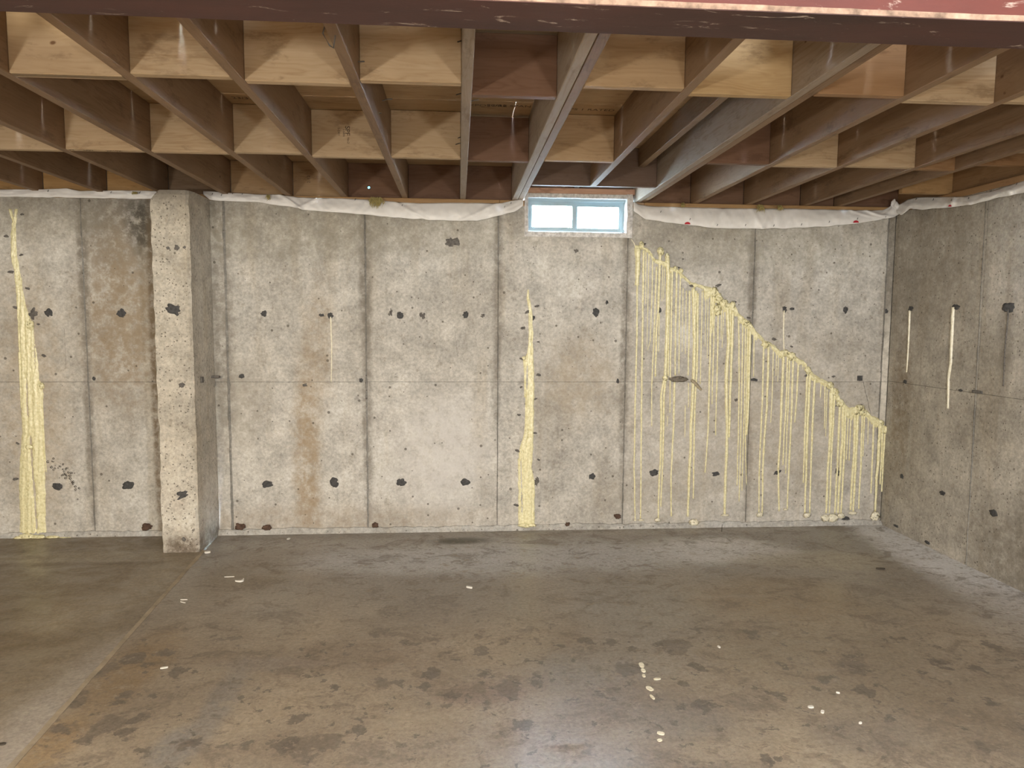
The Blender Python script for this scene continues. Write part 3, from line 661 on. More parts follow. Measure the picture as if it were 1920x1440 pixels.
strip('bottom_flange', BYN, BYF, BZ0, BZ0+.011, M_BEAML, rag=.0012); strip('flange_edge', BYN-.0015, BYN+.006, BZ0+.0012, BZ0+.0125, M_EDGE, 300, .0016)
strip('web', 1.514, 1.526, BZ0+.011, BZ1-.010, M_BEAM); strip('top_flange', BYN, BYF, BZ1-.010, BZ1, M_BEAM)

# ------------------------------------------------------------------ window
win = empty('window_1', ((WX0+WX1)/2, D+.1, WZ0)); tag(win, kind='structure')
YW = D+.045; WZT = 2.385
def rough_frame(name, lst, mat, amp=.003):
    bm = bmesh.new()
    for (x0, x1, y0, y1, z0, z1) in lst:
        r = bmesh.ops.create_cube(bm, size=1)
        for q in r['verts']: q.co = Vector((x0+(q.co.x+.5)*(x1-x0), y0+(q.co.y+.5)*(y1-y0), z0+(q.co.z+.5)*(z1-z0)))
    bmesh.ops.subdivide_edges(bm, edges=bm.edges, cuts=14, use_grid_fill=True)
    for q in bm.verts:
        n_ = noise.noise_vector(q.co*26); q.co += Vector((n_.x*amp, -abs(n_.y)*amp*1.3, n_.z*amp))
    me = bpy.data.meshes.new(name); bm.to_mesh(me); bm.free(); return link(name, me, mat, win)
rough_frame('reveal_side', [(WX0-.003, WX0+.022, D-.004, D+.2, WZ0, WZT)], M_PLASTER); rough_frame('reveal_side', [(WX1-.038, WX1+.003, D-.006, D+.2, WZ0, WZT-.02)], M_PLASTER, .005)
rough_frame('reveal_sill', [(WX0, WX1, D-.006, D+.2, WZ0-.002, WZ0+.030)], M_PLASTER, .004); rough_frame('reveal_head', [(WX0, WX1, D+.002, D+.2, 2.334, 2.362)], M_PLASTER)
board('head_board', WX0-.01, WX1+.03, D+.004, D+.19, 2.363, 2.401, M_WOOD, win, (0.55, 0.36, 0.28), axis='x').matrix_parent_inverse = Matrix.Translation(-win.location)
A = aty(990, 373, YW); B = aty(1176, 434, YW); fx0, fx1, fz0, fz1 = A.x, B.x, B.z-.004, 2.337
def ring(name, x0, x1, y0, y1, z0, z1, ws, mat, par):
    l, r, bt, tp = ws
    o = boxes(name, [(x0, x0+l, y0, y1, z0, z1), (x1-r, x1, y0, y1, z0, z1), (x0+l, x1-r, y0, y1, z0, z0+bt), (x0+l, x1-r, y0, y1, z1-tp, z1)], mat)
    o.parent = par; o.matrix_parent_inverse = Matrix.Translation(-win.location); return o
ring('window_frame', fx0, fx1, YW, YW+.085, fz0, fz1, (.008, .012, .010, .012), M_VINYL, win)
mx_ = aty(1079, 410, YW).x
s1 = ring('sash', fx0+.009, mx_+.004, YW+.012, YW+.036, fz0+.011, fz1-.014, (.022, .026, .016, .034), M_VINYL, win)
s2 = ring('sash', mx_-.014, fx1-.013, YW+.038, YW+.064, fz0+.011, fz1-.014, (.034, .042, .016, .034), M_VINYL, win)
ring('glazing_bead', mx_+.020, fx1-.013-.042, YW+.036, YW+.039, fz0+.022, fz1-.042, (.004, .004, .004, .004), M_VINYL, s2)
boxes('track', [(fx0+.009, fx1-.013, YW+.002, YW+.010, fz0+.010, fz0+.016), (fx0+.009, fx1-.013, YW+.002, YW+.010, fz1-.020, fz1-.012)], M_VINYL, None).name = 'track'
tr = bpy.data.objects['track']; tr.parent = win; tr.matrix_parent_inverse = Matrix.Translation(-win.location)
for s_, x0, x1, y in ((s1, fx0+.029, mx_-.020, YW+.024), (s2, mx_+.018, fx1-.052, YW+.051)):
    o = boxes('pane', [(x0, x1, y, y+.003, fz0+.022, fz1-.043)], M_GLASS); o.parent = s_; o.matrix_parent_inverse = Matrix.Translation(-win.location)
o = boxes('latch', [(mx_-.012, mx_-.002, YW+.002, YW+.012, fz0+.085, fz0+.125), (mx_-.018, mx_-.010, YW+.004, YW+.011, fz0+.098, fz0+.112)], M_GASKET); o.parent = s1; o.matrix_parent_inverse = Matrix.Translation(-win.location)
# ground outside the window
gr = boxes('ground', [(-8, 10, YRIM+.26, 30, 1.80, 1.93)], plain('gravel_outside', (0.55, 0.54, 0.52), 0.9)); tag(gr, kind='structure')
bk = boxes('wall_outside', [(XL-.2, WX0, D+.25, YRIM+.26, 1.6, HW), (WX1, XR+.2, D+.25, YRIM+.26, 1.6, HW), (WX0, WX1, D+.25, YRIM+.26, 1.6, WZ0-.02)], M_WALLR); tag(bk, kind='structure')

# ------------------------------------------------------------------ white film along the sill
def sheet(label, top, bot, place, bulge, seed, n=120, m=12, staples=(), reds=(), creases=()):
    """top and bottom edges as points on the wall; the film hangs from the top edge and bellies out"""
    def interp(pl, x):
        for (a, b), (c, d) in zip(pl, pl[1:]):
            if a <= x <= c: return b+(d-b)*(x-a)/(c-a)
        return pl[0][1] if x < pl[0][0] else pl[-1][1]
    x0, x1 = top[0][0], top[-1][0]; v = []; f = []
    def dep(x, t):
        h = bulge*(math.sin(min(1, t*1.1)*math.pi*.62)) + .010*nz(x*.028, t*1.5, seed)+.006*nz(x*.09, t*3, seed+4)+.003*nz(x*.2+t*2, t*4, seed+8)
        for (cx, cs, ca) in creases: h += ca*math.exp(-((x-cx-(t-.5)*cs)/5)**2)
        return .006+max(0, h)
    for i in range(n+1):
        x = x0+(x1-x0)*i/n; ya, yb = interp(top, x), interp(bot, x)
        yb += 1.2*nz(x*.05, seed)
        for j in range(m+1):
            t = j/m; v.append(place(x, ya+(yb-ya)*t, dep(x, t)))
    for i in range(n):
        for j in range(m): q = i*(m+1)+j; f.append((q, q+1, q+m+2, q+m+1))
    o = pyobj('insulation_film', v, f, M_FILM, None, True); tag(o, label, 'plastic sheet', 'white films along the sill')
    md = o.modifiers.new('thickness', 'SOLIDIFY'); md.thickness = .0015; md.offset = 1
    for (x, y) in staples:
        ya, yb = interp(top, x), interp(bot, x); t = min(1, max(0, (y-ya)/max(1, yb-ya))); c = place(x, y, dep(x, t)+.004)
        tv, tf = tube([c+Vector((-.002, .002, -.006)), c+Vector((0, -.001, 0)), c+Vector((.003, .002, .007))], .0016, 5); pyobj('staple', tv, tf, M_BLACK, o)
    for i, (x, y, r) in enumerate(reds):
        ya, yb = interp(top, x), interp(bot, x); t = min(1, (y-ya)/max(1, yb-ya)); c = place(x, y, dep(x, t)+.005)
        e1 = (place(x+4, y, .02)-place(x-4, y, .02)).normalized(); vv = [c+e1*(r*math.cos(a_)/WPX)+EZ*(max(-.15, math.sin(a_))*r*.7/WPX) for a_ in [6.283*q/20 for q in range(20)]]
        pyobj('printed_mark', vv, [tuple(range(20))], M_RED, o)
    return o
def pb(x, y, d): return aty(x, y, D-d)
def pr(x, y, d): return atx(x, y, XR-d)
sheet('crumpled white plastic film on the wall top beyond the pilaster, narrowest of the films', [(-260, 347), (-100, 352), (0, 355), (80, 355), (125, 353), (150, 358), (230, 357), (296, 358)], [(-260, 364), (0, 369), (100, 370), (200, 372), (285, 373), (296, 366)], pb, .012, 3,
      staples=[(90, 358), (208, 361), (262, 361)])
sheet('long white plastic film drooping from the sill between the pilaster and the window', [(381, 358), (400, 359), (430, 361), (480, 364), (530, 365), (560, 370), (600, 371), (640, 372), (690, 374), (760, 380), (790, 381), (850, 380), (940, 381), (962, 376), (981, 372)],
      [(381, 364), (394, 375), (430, 377), (480, 379), (520, 385), (550, 388), (568, 394), (600, 396), (680, 402), (740, 408), (800, 412), (850, 414), (895, 414), (930, 406), (965, 397), (981, 386)], pb, .028, 11, 200, 12,
      staples=[(398, 364), (415, 366), (436, 363), (454, 364), (666, 374), (754, 385), (946, 388), (958, 381)], creases=[(545, 40, .02), (575, -40, .018), (900, -70, .012), (770, 60, .008)])
sheet('white plastic film with red printed marks drooping between the window and the corner', [(1188, 378), (1200, 384), (1230, 387), (1300, 389), (1400, 391), (1480, 391), (1560, 393), (1620, 394), (1655, 394), (1668, 388), (1675, 380), (1688, 383)],
      [(1188, 396), (1200, 404), (1210, 411), (1250, 417), (1300, 423), (1340, 428), (1420, 429), (1480, 428), (1540, 425), (1600, 420), (1640, 414), (1676, 407), (1688, 400)], pb, .032, 23, 190, 12,
      staples=[(1239, 397), (1294, 411), (1345, 422), (1398, 422), (1451, 423), (1503, 421), (1555, 416), (1608, 410), (1661, 406)], reds=[(1289, 420, 5.5), (1605, 417, 5.5)],
      creases=[(1420, 20, .010), (1436, -14, .010), (1630, 70, .012), (1650, 50, .014), (1345, -30, .008)])
sheet('creased white plastic film running along the top of the right wall', [(1681, 388), (1690, 381), (1702, 374), (1717, 370), (1760, 369), (1808, 369), (1860, 358), (1920, 339), (2080, 300)],
      [(1681, 398), (1690, 404), (1700, 396), (1706, 391), (1730, 393), (1780, 389), (1820, 384), (1870, 371), (1920, 361), (2080, 325)], pr, .03, 37, 150, 10,
      staples=[(1718, 373), (1750, 374), (1784, 375), (1816, 372), (1858, 358), (1906, 345)], reds=[(1781, 387, 4)], creases=[(1785, -6, .018), (1812, 10, .014), (1890, 8, .012), (1700, 20, .012)])
def clump(name, label, pts, r, seed, mat, cat):
    """crumpled knot of film"""
    bm = bmesh.new()
    for i, p in enumerate(pts):
        bmesh.ops.create_icosphere(bm, subdivisions=4, radius=1, matrix=Matrix.Translation(p) @ Matrix.Diagonal((r*random.uniform(.8, 1.1), r*.6, r*random.uniform(.8, 1.3), 1)))
    for q in bm.verts: n_ = noise.noise_vector(q.co*38+Vector((seed, 0, 0))); q.co += Vector((n_.x, n_.y, n_.z))*r*.45
    me = bpy.data.meshes.new(name); bm.to_mesh(me); bm.free(); o = link(name, me, mat, None, False); tag(o, label, cat); return o
clump('film_knot', 'crumpled knot of white plastic film in the corner of the two walls', [aty(1679, 385, D-.03), aty(1684, 391, D-.035), aty(1675, 381, D-.02)], .022, 5, M_FILM, 'plastic sheet')

# ------------------------------------------------------------------ fibreglass tufts
def tuft(label, x, y, wpx, n, seed, drop=.05):
    random.seed(seed); b = ([], []); c = aty(x, y, D-.045)
    for i in range(n):
        p0 = c+Vector((random.uniform(-1, 1)*wpx*.35/WPX, random.uniform(0, .02), random.uniform(-.004, .006))); a = random.uniform(-1, 1)
        p1 = p0+Vector((a*.3*wpx/WPX, -.012, -drop*random.uniform(.25, .5))); p2 = p1+Vector((-a*.15*wpx/WPX+random.gauss(0, .008), .002, -drop*random.uniform(.1, .6)))
        tv, tf = tube([p0, p1, p2], [.0026, .0022, .0005], 4); k_ = len(b[0]); b[0].extend(tv); b[1].extend([tuple(q+k_ for q in t) for t in tf])
    o = pyobj('insulation_tuft', b[0], b[1], M_FIBRE); tag(o, label, 'insulation', 'fibreglass tufts over the films'); return o
tuft('yellow fibreglass tuft hanging over the long film below the daylight hole', 705, 371, 26, 90, 1, .07)
tuft('small fibreglass tuft on the sill right beside the window', 1281, 381, 7, 26, 2, .035)
tuft('fibreglass tuft on the sill near the middle of the film by the corner', 1426, 385, 12, 46, 3, .05)
tuft('tiny fibreglass tuft on the long film close to the pilaster', 503, 366, 6, 22, 4, .035)
tuft('flat fibreglass scrap stuck on the film beside the pilaster top', 252, 361, 10, 26, 5, .012)
tuft('fibreglass tuft on the sill just beyond the larger tuft towards the corner', 1463, 386, 9, 30, 6, .04)

# ------------------------------------------------------------------ resin seals
random.seed(21)
def drip(par, pts, wpx, mat, seed, place=aty, nrm=-EY, sc=WPX, taper=True, name='drip'):
    """a set run of resin, half round, lying on the wall"""
    P = [place(*p) for p in pts]; Q = []
    for i in range(len(P)-1):
        n = max(2, int((P[i+1]-P[i]).length/0.016)); Q += [P[i].lerp(P[i+1], q/n) for q in range(n)]
    Q.append(P[-1]); n = len(Q); side = EX if nrm.y else EY; v = []; f = []; r0 = wpx/sc/2
    for i, p in enumerate(Q):
        t = i/(n-1); r = r0*(1+.22*nz(i*.35, seed)+.15*nz(i*1.1, seed+3))
        if taper: r *= (1.25-.45*t)
        if i == n-1: r *= 1.15 if taper else .5
        c = p+side*(.002*nz(i*.12, seed+7)*r0*180)
        for a in (-1.0, -.78, -.3, .3, .78, 1.0):
            v.append(c+side*(a*r)+nrm*(r*1.15*math.sqrt(max(0, 1-a*a))-.0005))
    for i in range(n-1):
        for q in range(5): f.append((6*i+q, 6*i+q+1, 6*i+7+q, 6*i+6+q))
    f.append(tuple(range(6))); f.append(tuple(6*(n-1)+q for q in range(6)))
    return pyobj(name, v, f, mat, par, True)
def lump(par, P, rx, ry_, rz, mat, seed, name='lump', amp=.5, sub=3):
    bm = bmesh.new(); bmesh.ops.create_icosphere(bm, subdivisions=sub, radius=1)
    for q in bm.verts:
        n_ = noise.noise_vector(q.co*2.2+Vector((seed*3.1, 0, 0))); m_ = noise.noise_vector(q.co*6+Vector((seed, 5, 0)))
        q.co = P+Vector(((q.co.x+n_.x*amp+m_.x*.2)*rx, (q.co.y+n_.y*.3)*ry_, (q.co.z+n_.z*amp+m_.z*.2)*rz))
    me = bpy.data.meshes.new(name); bm.to_mesh(me); bm.free(); return link(name, me, mat, par, True)
def flow(par, prof, mat, seed, slits=(), thick=.016, nx=26, name='resin_flow'):
    """broad ribbed run of resin between a left and a right edge; slits leave the wall bare"""
    def at(y):
        for (a, l, r), (b, l2, r2) in zip(prof, prof[1:]):
            if a <= y <= b: t = (y-a)/(b-a); return l+(l2-l)*t, r+(r2-r)*t
        return prof[-1][1:]
    y0, y1 = prof[0][0], prof[-1][0]; n = int((y1-y0)/2.2); v = []; f = []
    for i in range(n+1):
        y = y0+(y1-y0)*i/n; l, r = at(y); l += 1.3*nz(y*.07, seed)+.6*nz(y*.3, seed); r += 1.6*nz(y*.06, seed+9)+.8*nz(y*.25, seed+5); wd = r-l
        for j in range(nx+1):
            u = j/nx; x = l+wd*u; edge = math.sqrt(max(0, 1-abs(2*u-1)**3)); rel = wd/50
            rib = .45*math.sin((x-l*.6)*.62+1.5*nz(y*.012, seed)+nz(x*.15, y*.01, seed)*3)+.8*nz(x*.35, y*.03, seed)+.55*nz(x*.45, y*.16, seed+2)+.35*nz(x*.8, y*.5, seed+6)
            h = thick*edge*(.30+.55*min(1, rel)+.36*rib)
            for (sx0, sy0, sx1, sy1, sw) in slits:
                if sy0 <= y <= sy1:
                    cx = sx0+(sx1-sx0)*(y-sy0)/(sy1-sy0)
                    if abs(x-cx) < sw*min(1, (y-sy0)/12, (sy1-y)/12): h = -.003
            if j in (0, nx): h = -.002
            v.append(aty(x, y)-EY*(max(h, .0012) if h > 0 else h))
    for i in range(n):
        for j in range(nx): q = i*(nx+1)+j; f.append((q, q+1, q+nx+2, q+nx+1))
    return pyobj(name, v, f, mat, par, True)
def port(par, x, y, seed, place=aty):
    p = place(x, y); rx = random.uniform(3, 5.5)/WPX
    return blot('injection_port', p, EX, EZ, -EY, rx, rx*.5, M_TARG, par, seed, .008, 12, .5, random.uniform(-.5, .5))

sealL = empty('crack_seal', aty(60, 1010)); tag(sealL, 'broad forked yellow resin run over the crack beyond the pilaster, thickest of the seals', 'resin seal')
flow(sealL, [(408, 24, 31), (440, 20, 30), (480, 20, 32), (510, 27, 38), (560, 31, 46), (580, 32, 51), (600, 33, 58), (612, 33, 63), (640, 34, 65), (680, 37, 72), (713, 37, 74), (722, 38, 81), (770, 39, 81), (810, 41, 82), (835, 39, 83), (860, 37, 84), (920, 35, 86), (960, 37, 86), (1000, 36, 87)], M_RESIN, 4,
     slits=[(57, 812, 70, 1000, 2.6), (50, 705, 53, 790, 2.2), (64, 640, 66, 700, 1.2)])
drip(sealL, [(19, 392), (22, 404), (26, 418)], 4, M_RESIN, 1); drip(sealL, [(31, 392), (29, 404), (27, 420)], 4, M_RESIN, 2)
drip(sealL, [(78, 730), (81, 790), (84, 850), (87, 885)], 2.5, M_RESIN, 3); drip(sealL, [(37, 660), (39, 720), (41, 765)], 4, M_RESIN, 4)
for i, (x, y, rx, rz) in enumerate([(50, 1006, 12, 5), (35, 1009, 8, 3.5), (72, 1007, 13, 4), (98, 1007, 12, 2.5), (120, 1009, 12, 2), (55, 838, 7, 5), (78, 724, 5, 6), (57, 610, 6, 9)]):
    lump(sealL, aty(x, y, D-.028 if y > 1000 else D-.004), rx/WPX, .014, rz/WPX, M_RESIN, i, amp=.35)
for i, (x, y) in enumerate([(42, 402), (12, 443), (40, 478), (20, 510), (52, 541), (72, 608), (82, 667), (30, 577), (33, 831), (30, 898)]): port(sealL, x, y, i)
sealM = empty('crack_seal', aty(987, 985)); tag(sealM, 'tall tapering yellow resin run on the crack below the window, single point at its top', 'resin seal')
flow(sealM, [(543, 989, 991.5), (560, 987, 993), (575, 990, 997), (600, 991, 999), (640, 991, 1000), (662, 988, 1000), (676, 982, 1001), (700, 984, 1002), (740, 985, 1002), (780, 984, 1001), (810, 983, 1001), (835, 976, 1000), (850, 972, 999), (880, 973, 998), (905, 971, 1003), (940, 972, 1003), (986, 971, 1003)], M_RESIN, 14,
     slits=[(989, 682, 988, 735, 1.6), (977, 855, 979, 970, 1.4)], nx=20)
drip(sealM, [(982, 674), (984, 700), (984, 745)], 3, M_RESIN, 6); drip(sealM, [(973, 860), (974, 920), (973, 985)], 3.5, M_RESIN, 7)
for i, (x, y, rx, rz) in enumerate([(980, 985, 9, 3), (997, 985, 8, 3), (987, 987, 9, 2.5), (983, 672, 4, 4)]): lump(sealM, aty(x, y, D-.026 if y > 900 else D-.003), rx/WPX, .010, rz/WPX, M_RESIN, 30+i, amp=.35)
for i, (x, y) in enumerate([(981, 615), (1009, 641), (978, 673), (1010, 703), (977, 726), (1004, 748), (973, 778), (1003, 812), (1010, 862), (970, 845), (968, 947), (989, 585), (1007, 574)]): port(sealM, x, y, 20+i)

sealD = empty('crack_seal', aty(1420, 980)); tag(sealD, 'stepped diagonal crack seal with a curtain of yellow resin drips, from window to corner', 'resin seal')
topl = [(1190, 462), (1205, 464), (1215, 469), (1228, 488), (1238, 490), (1250, 495), (1256, 504), (1268, 505), (1280, 516), (1296, 532), (1318, 538), (1332, 541), (1344, 546), (1352, 560), (1364, 570), (1378, 573), (1385, 590), (1396, 599), (1406, 606), (1415, 619), (1421, 627), (1433, 640), (1446, 645), (1457, 655), (1465, 663), (1476, 659), (1486, 665), (1496, 674), (1508, 680), (1516, 693), (1524, 702), (1536, 710), (1550, 717), (1562, 728), (1569, 738), (1574, 748), (1583, 758), (1592, 767), (1604, 766), (1612, 764), (1622, 768), (1632, 780), (1645, 786), (1655, 797), (1661, 804)]
P = []
for i in range(len(topl)-1):
    a, b = Vector((*topl[i], 0)), Vector((*topl[i+1], 0)); n = max(2, int((b-a).length/2.2)); P += [a.lerp(b, q/n) for q in range(n)]
v = []; f = []; R_ = 9
for i, p in enumerate(P):
    wd = 8+6*nz(p.x*.06, 3)+4*nz(p.x*.2, 8)
    wd *= 1.45 if 1320 < p.x < 1420 or p.x > 1560 else .7 if p.x < 1320 else 1.0
    for j in range(R_):
        u = j/(R_-1); h = .017*math.sqrt(max(0, 1-(2*u-1)**2))*(.8+.7*nz(p.x*.14, u*2.5, 6)+.5*nz(p.x*.45, u*5, 2))
        if j in (0, R_-1): h = -.002
        yy = p.y-3+wd*1.5*u+(2.5*nz(p.x*.16, 9) if j == 0 else 0); v.append(aty(p.x+2*nz(p.x*.3, u*3), yy)-EY*(max(h, .002) if h > 0 else h))
for i in range(len(P)-1):
    for j in range(R_-1): q = i*R_+j; f.append((q, q+1, q+R_+1, q+R_))
pyobj('resin_bead', v, f, M_RESIN, sealD, True)
drips = [([(1195, 465), (1196, 500), (1194, 535)], 8), ([(1195, 530), (1194, 640), (1191, 760), (1189, 880), (1191, 974)], 2.6), ([(1207, 470), (1205, 600), (1203, 760), (1202, 880), (1201, 972)], 2.8), ([(1211, 470), (1211, 570)], 1.3), ([(1217, 474), (1214, 600), (1213, 650)], 1.4),
 ([(1224, 488), (1222, 570), (1219, 640), (1214, 656)], 1.8), ([(1231, 500), (1228, 590), (1226, 640), (1222, 720), (1222, 799)], 2.2), ([(1238, 470), (1237, 500), (1234, 585), (1231, 620), (1229, 706)], 3.4), ([(1236, 588), (1235, 660)], 1.6), ([(1243, 492), (1241, 565)], 1.3), ([(1246, 500), (1244, 560)], 1.2),
 ([(1251, 478), (1253, 520), (1250, 640), (1247, 710)], 6), ([(1246, 708), (1240, 740), (1239, 850), (1236, 900), (1234, 972)], 3.2), ([(1248, 712), (1245, 740), (1243, 860), (1239, 950)], 2.8), ([(1256, 510), (1254, 600), (1253, 705)], 3), ([(1261, 505), (1259, 600), (1257, 706), (1256, 774)], 2.4), ([(1252, 780), (1251, 800)], 1.2),
 ([(1269, 506), (1267, 600), (1266, 704)], 2.8), ([(1265, 716), (1263, 800), (1258, 900), (1259, 968)], 2.9), ([(1276, 508), (1274, 600), (1273, 700)], 2), ([(1281, 540), (1279, 660)], 1.3), ([(1287, 545), (1285, 664)], 1.4), ([(1293, 545), (1292, 640), (1290, 704)], 2.6), ([(1291, 718), (1291, 764)], 1.5), ([(1285, 760), (1284, 820)], 1.4),
 ([(1300, 540), (1302, 640), (1300, 720), (1296, 800), (1293, 880), (1289, 968)], 5), ([(1305, 545), (1303, 620), (1300, 700)], 4), ([(1309, 550), (1307, 690), (1303, 760), (1301, 850), (1300, 935)], 2.8), ([(1317, 545), (1315, 640), (1313, 720)], 1.9), ([(1324, 545), (1322, 650)], 1.3), ([(1328, 545), (1326, 672)], 1.4),
 ([(1334, 546), (1332, 640), (1330, 720), (1328, 800), (1324, 860), (1322, 886)], 2.9), ([(1340, 560), (1338, 650), (1335, 758)], 2.3), ([(1338, 550), (1336, 600), (1333, 625)], 4), ([(1347, 556), (1345, 690), (1343, 745), (1342, 790), (1342, 816)], 2.6), ([(1353, 575), (1352, 636)], 1.7), ([(1357, 575), (1354, 652)], 1.5),
 ([(1364, 575), (1366, 640), (1362, 700), (1363, 800), (1361, 880), (1359, 965)], 5.2), ([(1374, 575), (1373, 640), (1371, 690), (1367, 820)], 4), ([(1369, 576), (1370, 650)], 3), ([(1385, 592), (1386, 700), (1385, 790), (1382, 910)], 2.3), ([(1393, 600), (1391, 720), (1388, 860), (1386, 940)], 2.1), ([(1398, 604), (1396, 760), (1391, 920)], 2.1), ([(1402, 606), (1400, 740), (1397, 830)], 2.2),
 ([(1406, 608), (1404, 740), (1400, 815)], 4.2), ([(1398, 815), (1398, 860), (1400, 910)], 1.6), ([(1414, 620), (1413, 706)], 2.1), ([(1432, 645), (1431, 690), (1429, 760), (1427, 800), (1423, 900), (1423, 966)], 2.7), ([(1441, 648), (1438, 760), (1433, 820), (1430, 890), (1429, 962)], 3.4), ([(1450, 650), (1448, 740), (1445, 792)], 1.9),
 ([(1456, 655), (1455, 705)], 1.6), ([(1460, 662), (1458, 716)], 1.6), ([(1469, 665), (1466, 740), (1463, 820), (1459, 880), (1461, 958)], 3.6), ([(1477, 664), (1474, 760), (1470, 820), (1468, 872)], 2.6), ([(1481, 665), (1478, 760), (1475, 820), (1473, 888)], 2.2), ([(1487, 670), (1485, 760), (1482, 820), (1478, 900), (1476, 956)], 3),
 ([(1497, 676), (1494, 740), (1490, 792)], 2.8), ([(1505, 680), (1505, 692)], 1.6), ([(1514, 697), (1511, 760), (1509, 820), (1506, 905)], 2.9), ([(1519, 700), (1516, 760), (1513, 830), (1509, 962)], 3.8), ([(1528, 708), (1525, 760), (1522, 830), (1518, 962)], 3.2), ([(1540, 715), (1538, 746)], 2.1), ([(1547, 720), (1546, 804)], 2.1), ([(1551, 730), (1548, 818)], 1.6),
 ([(1560, 730), (1558, 800), (1553, 870), (1549, 962)], 4.2), ([(1565, 740), (1560, 830), (1555, 962)], 3), ([(1557, 735), (1556, 800), (1555, 830)], 3.4), ([(1575, 756), (1571, 850), (1565, 962)], 3.4), ([(1581, 762), (1579, 830), (1574, 900), (1571, 962)], 4.2), ([(1585, 766), (1583, 850), (1577, 962)], 3.4), ([(1591, 770), (1587, 862)], 2.1), ([(1596, 770), (1592, 864)], 2.1),
 ([(1603, 772), (1602, 840), (1597, 900), (1595, 956)], 4), ([(1609, 770), (1604, 870), (1600, 958)], 4), ([(1617, 772), (1614, 870), (1610, 954)], 3), ([(1621, 772), (1618, 856)], 2.1), ([(1628, 782), (1627, 834)], 1.6), ([(1639, 786), (1636, 850), (1633, 925)], 3), ([(1649, 792), (1646, 870), (1643, 900), (1641, 958)], 5), ([(1655, 800), (1652, 870), (1650, 908)], 3), ([(1660, 804), (1656, 860), (1653, 922)], 3)]
for i, (pts, wd) in enumerate(drips): drip(sealD, pts, wd*1.12, M_RESIN, i*1.9)
drip(sealD, [(1184, 449), (1189, 456), (1192, 466)], 2, M_RESINP, 300)
for i, (x, y, rx, rz) in enumerate([(1203, 459, 4, 6), (1239, 471, 6, 8), (1251, 482, 4, 7), (1266, 503, 4, 4), (1277, 508, 4, 5), (1338, 548, 8, 9), (1347, 560, 8, 9), (1358, 570, 7, 8), (1374, 572, 5, 8), (1345, 580, 8, 10), (1400, 606, 7, 6), (1436, 646, 8, 6), (1470, 662, 9, 6), (1484, 668, 8, 7), (1515, 694, 6, 7),
        (1556, 722, 8, 6), (1566, 735, 6, 8), (1612, 766, 9, 8), (1618, 773, 7, 7), (1605, 772, 8, 6), (1650, 793, 8, 6), (1660, 806, 4, 8), (1575, 756, 7, 8), (1247, 709, 5, 5)]): lump(sealD, aty(x, y, D-.006), rx/WPX, .014, rz/WPX, M_RESIN, 60+i, amp=.5)
for i, (x, y, rx, rz) in enumerate([(1191, 975, 3, 2), (1202, 975, 5, 2), (1233, 975, 5, 4), (1301, 980, 9, 7), (1360, 966, 8, 2), (1425, 965, 6, 5), (1473, 955, 4, 2), (1513, 966, 7, 5), (1548, 972, 8, 7), (1562, 971, 11, 8), (1577, 967, 7, 5), (1599, 962, 8, 3), (1641, 968, 9, 9)]):
    lump(sealD, aty(x, y, D-.018), rx/WPX, .012, rz/WPX, M_RESINP, 120+i, 'set_splash', .4)
for i, (x, y) in enumerate([(1207, 458), (1272, 502), (1297, 536), (1347, 535), (1377, 566), (1403, 596), (1452, 636), (1484, 650), (1512, 704), (1562, 706), (1570, 760), (1614, 759), (1663, 876)]): port(sealD, x, y, 60+i)
# old board end cast into the wall among the drips, with its splinter
be = empty('embedded_board', aty(1275, 711)); tag(be, 'weathered grey board end sticking out of the wall between the yellow drips', 'wood scrap')
M_OLD = plain('weathered_wood', (0.20, 0.175, 0.14), 0.85, 0.2, 0.4, 70, bump=0.8)
p = aty(1273, 711); lump(be, p-EX*.004, 19/WPX, .016, 5.5/WPX, M_OLD, 5, 'board_end', .16, 4)
a, b = aty(1296, 712), aty(1314, 731)
tv, tf = tube([a-EY*.004, a.lerp(b, .1)-EY*.012, a.lerp(b, .6)-EY*.014, b-EY*.010], [.008, .013, .012, .008], 5); pyobj('splinter', tv, tf, plain('splinter_wood', (0.36, 0.31, 0.22), 0.85, 0.2, 0.3, 60), be)

for i, (lb, pts, wd, pl, nr) in enumerate([
    ('thin pale resin drip below a tie hole, between pilaster and first full seam', [(620, 594), (622, 650), (621, 716)], 2.4, aty, -EY),
    ('short pale resin drip from the tie hole above the stepped seal', [(1470, 582), (1469, 620), (1470, 656)], 3.2, aty, -EY),
    ('short white resin drip nearest the corner on the right wall', [(1706, 582), (1704, 640), (1702, 670), (1700, 698)], 3.6, atx, NX),
    ('long white resin drip in the middle of the right wall', [(1788, 576), (1786, 620), (1783, 680), (1779, 710), (1778, 766)], 5, atx, NX),
    ('faint brown resin streak below the tie hole close to the frame edge', [(1891, 580), (1888, 620), (1884, 660), (1881, 724)], 2.2, atx, NX)]):
    o = drip(None, pts, wd, M_RESINP if i < 4 else M_TARG, 400+i*3, pl, nr, name='resin_drip'); tag(o, lb, 'resin drip')

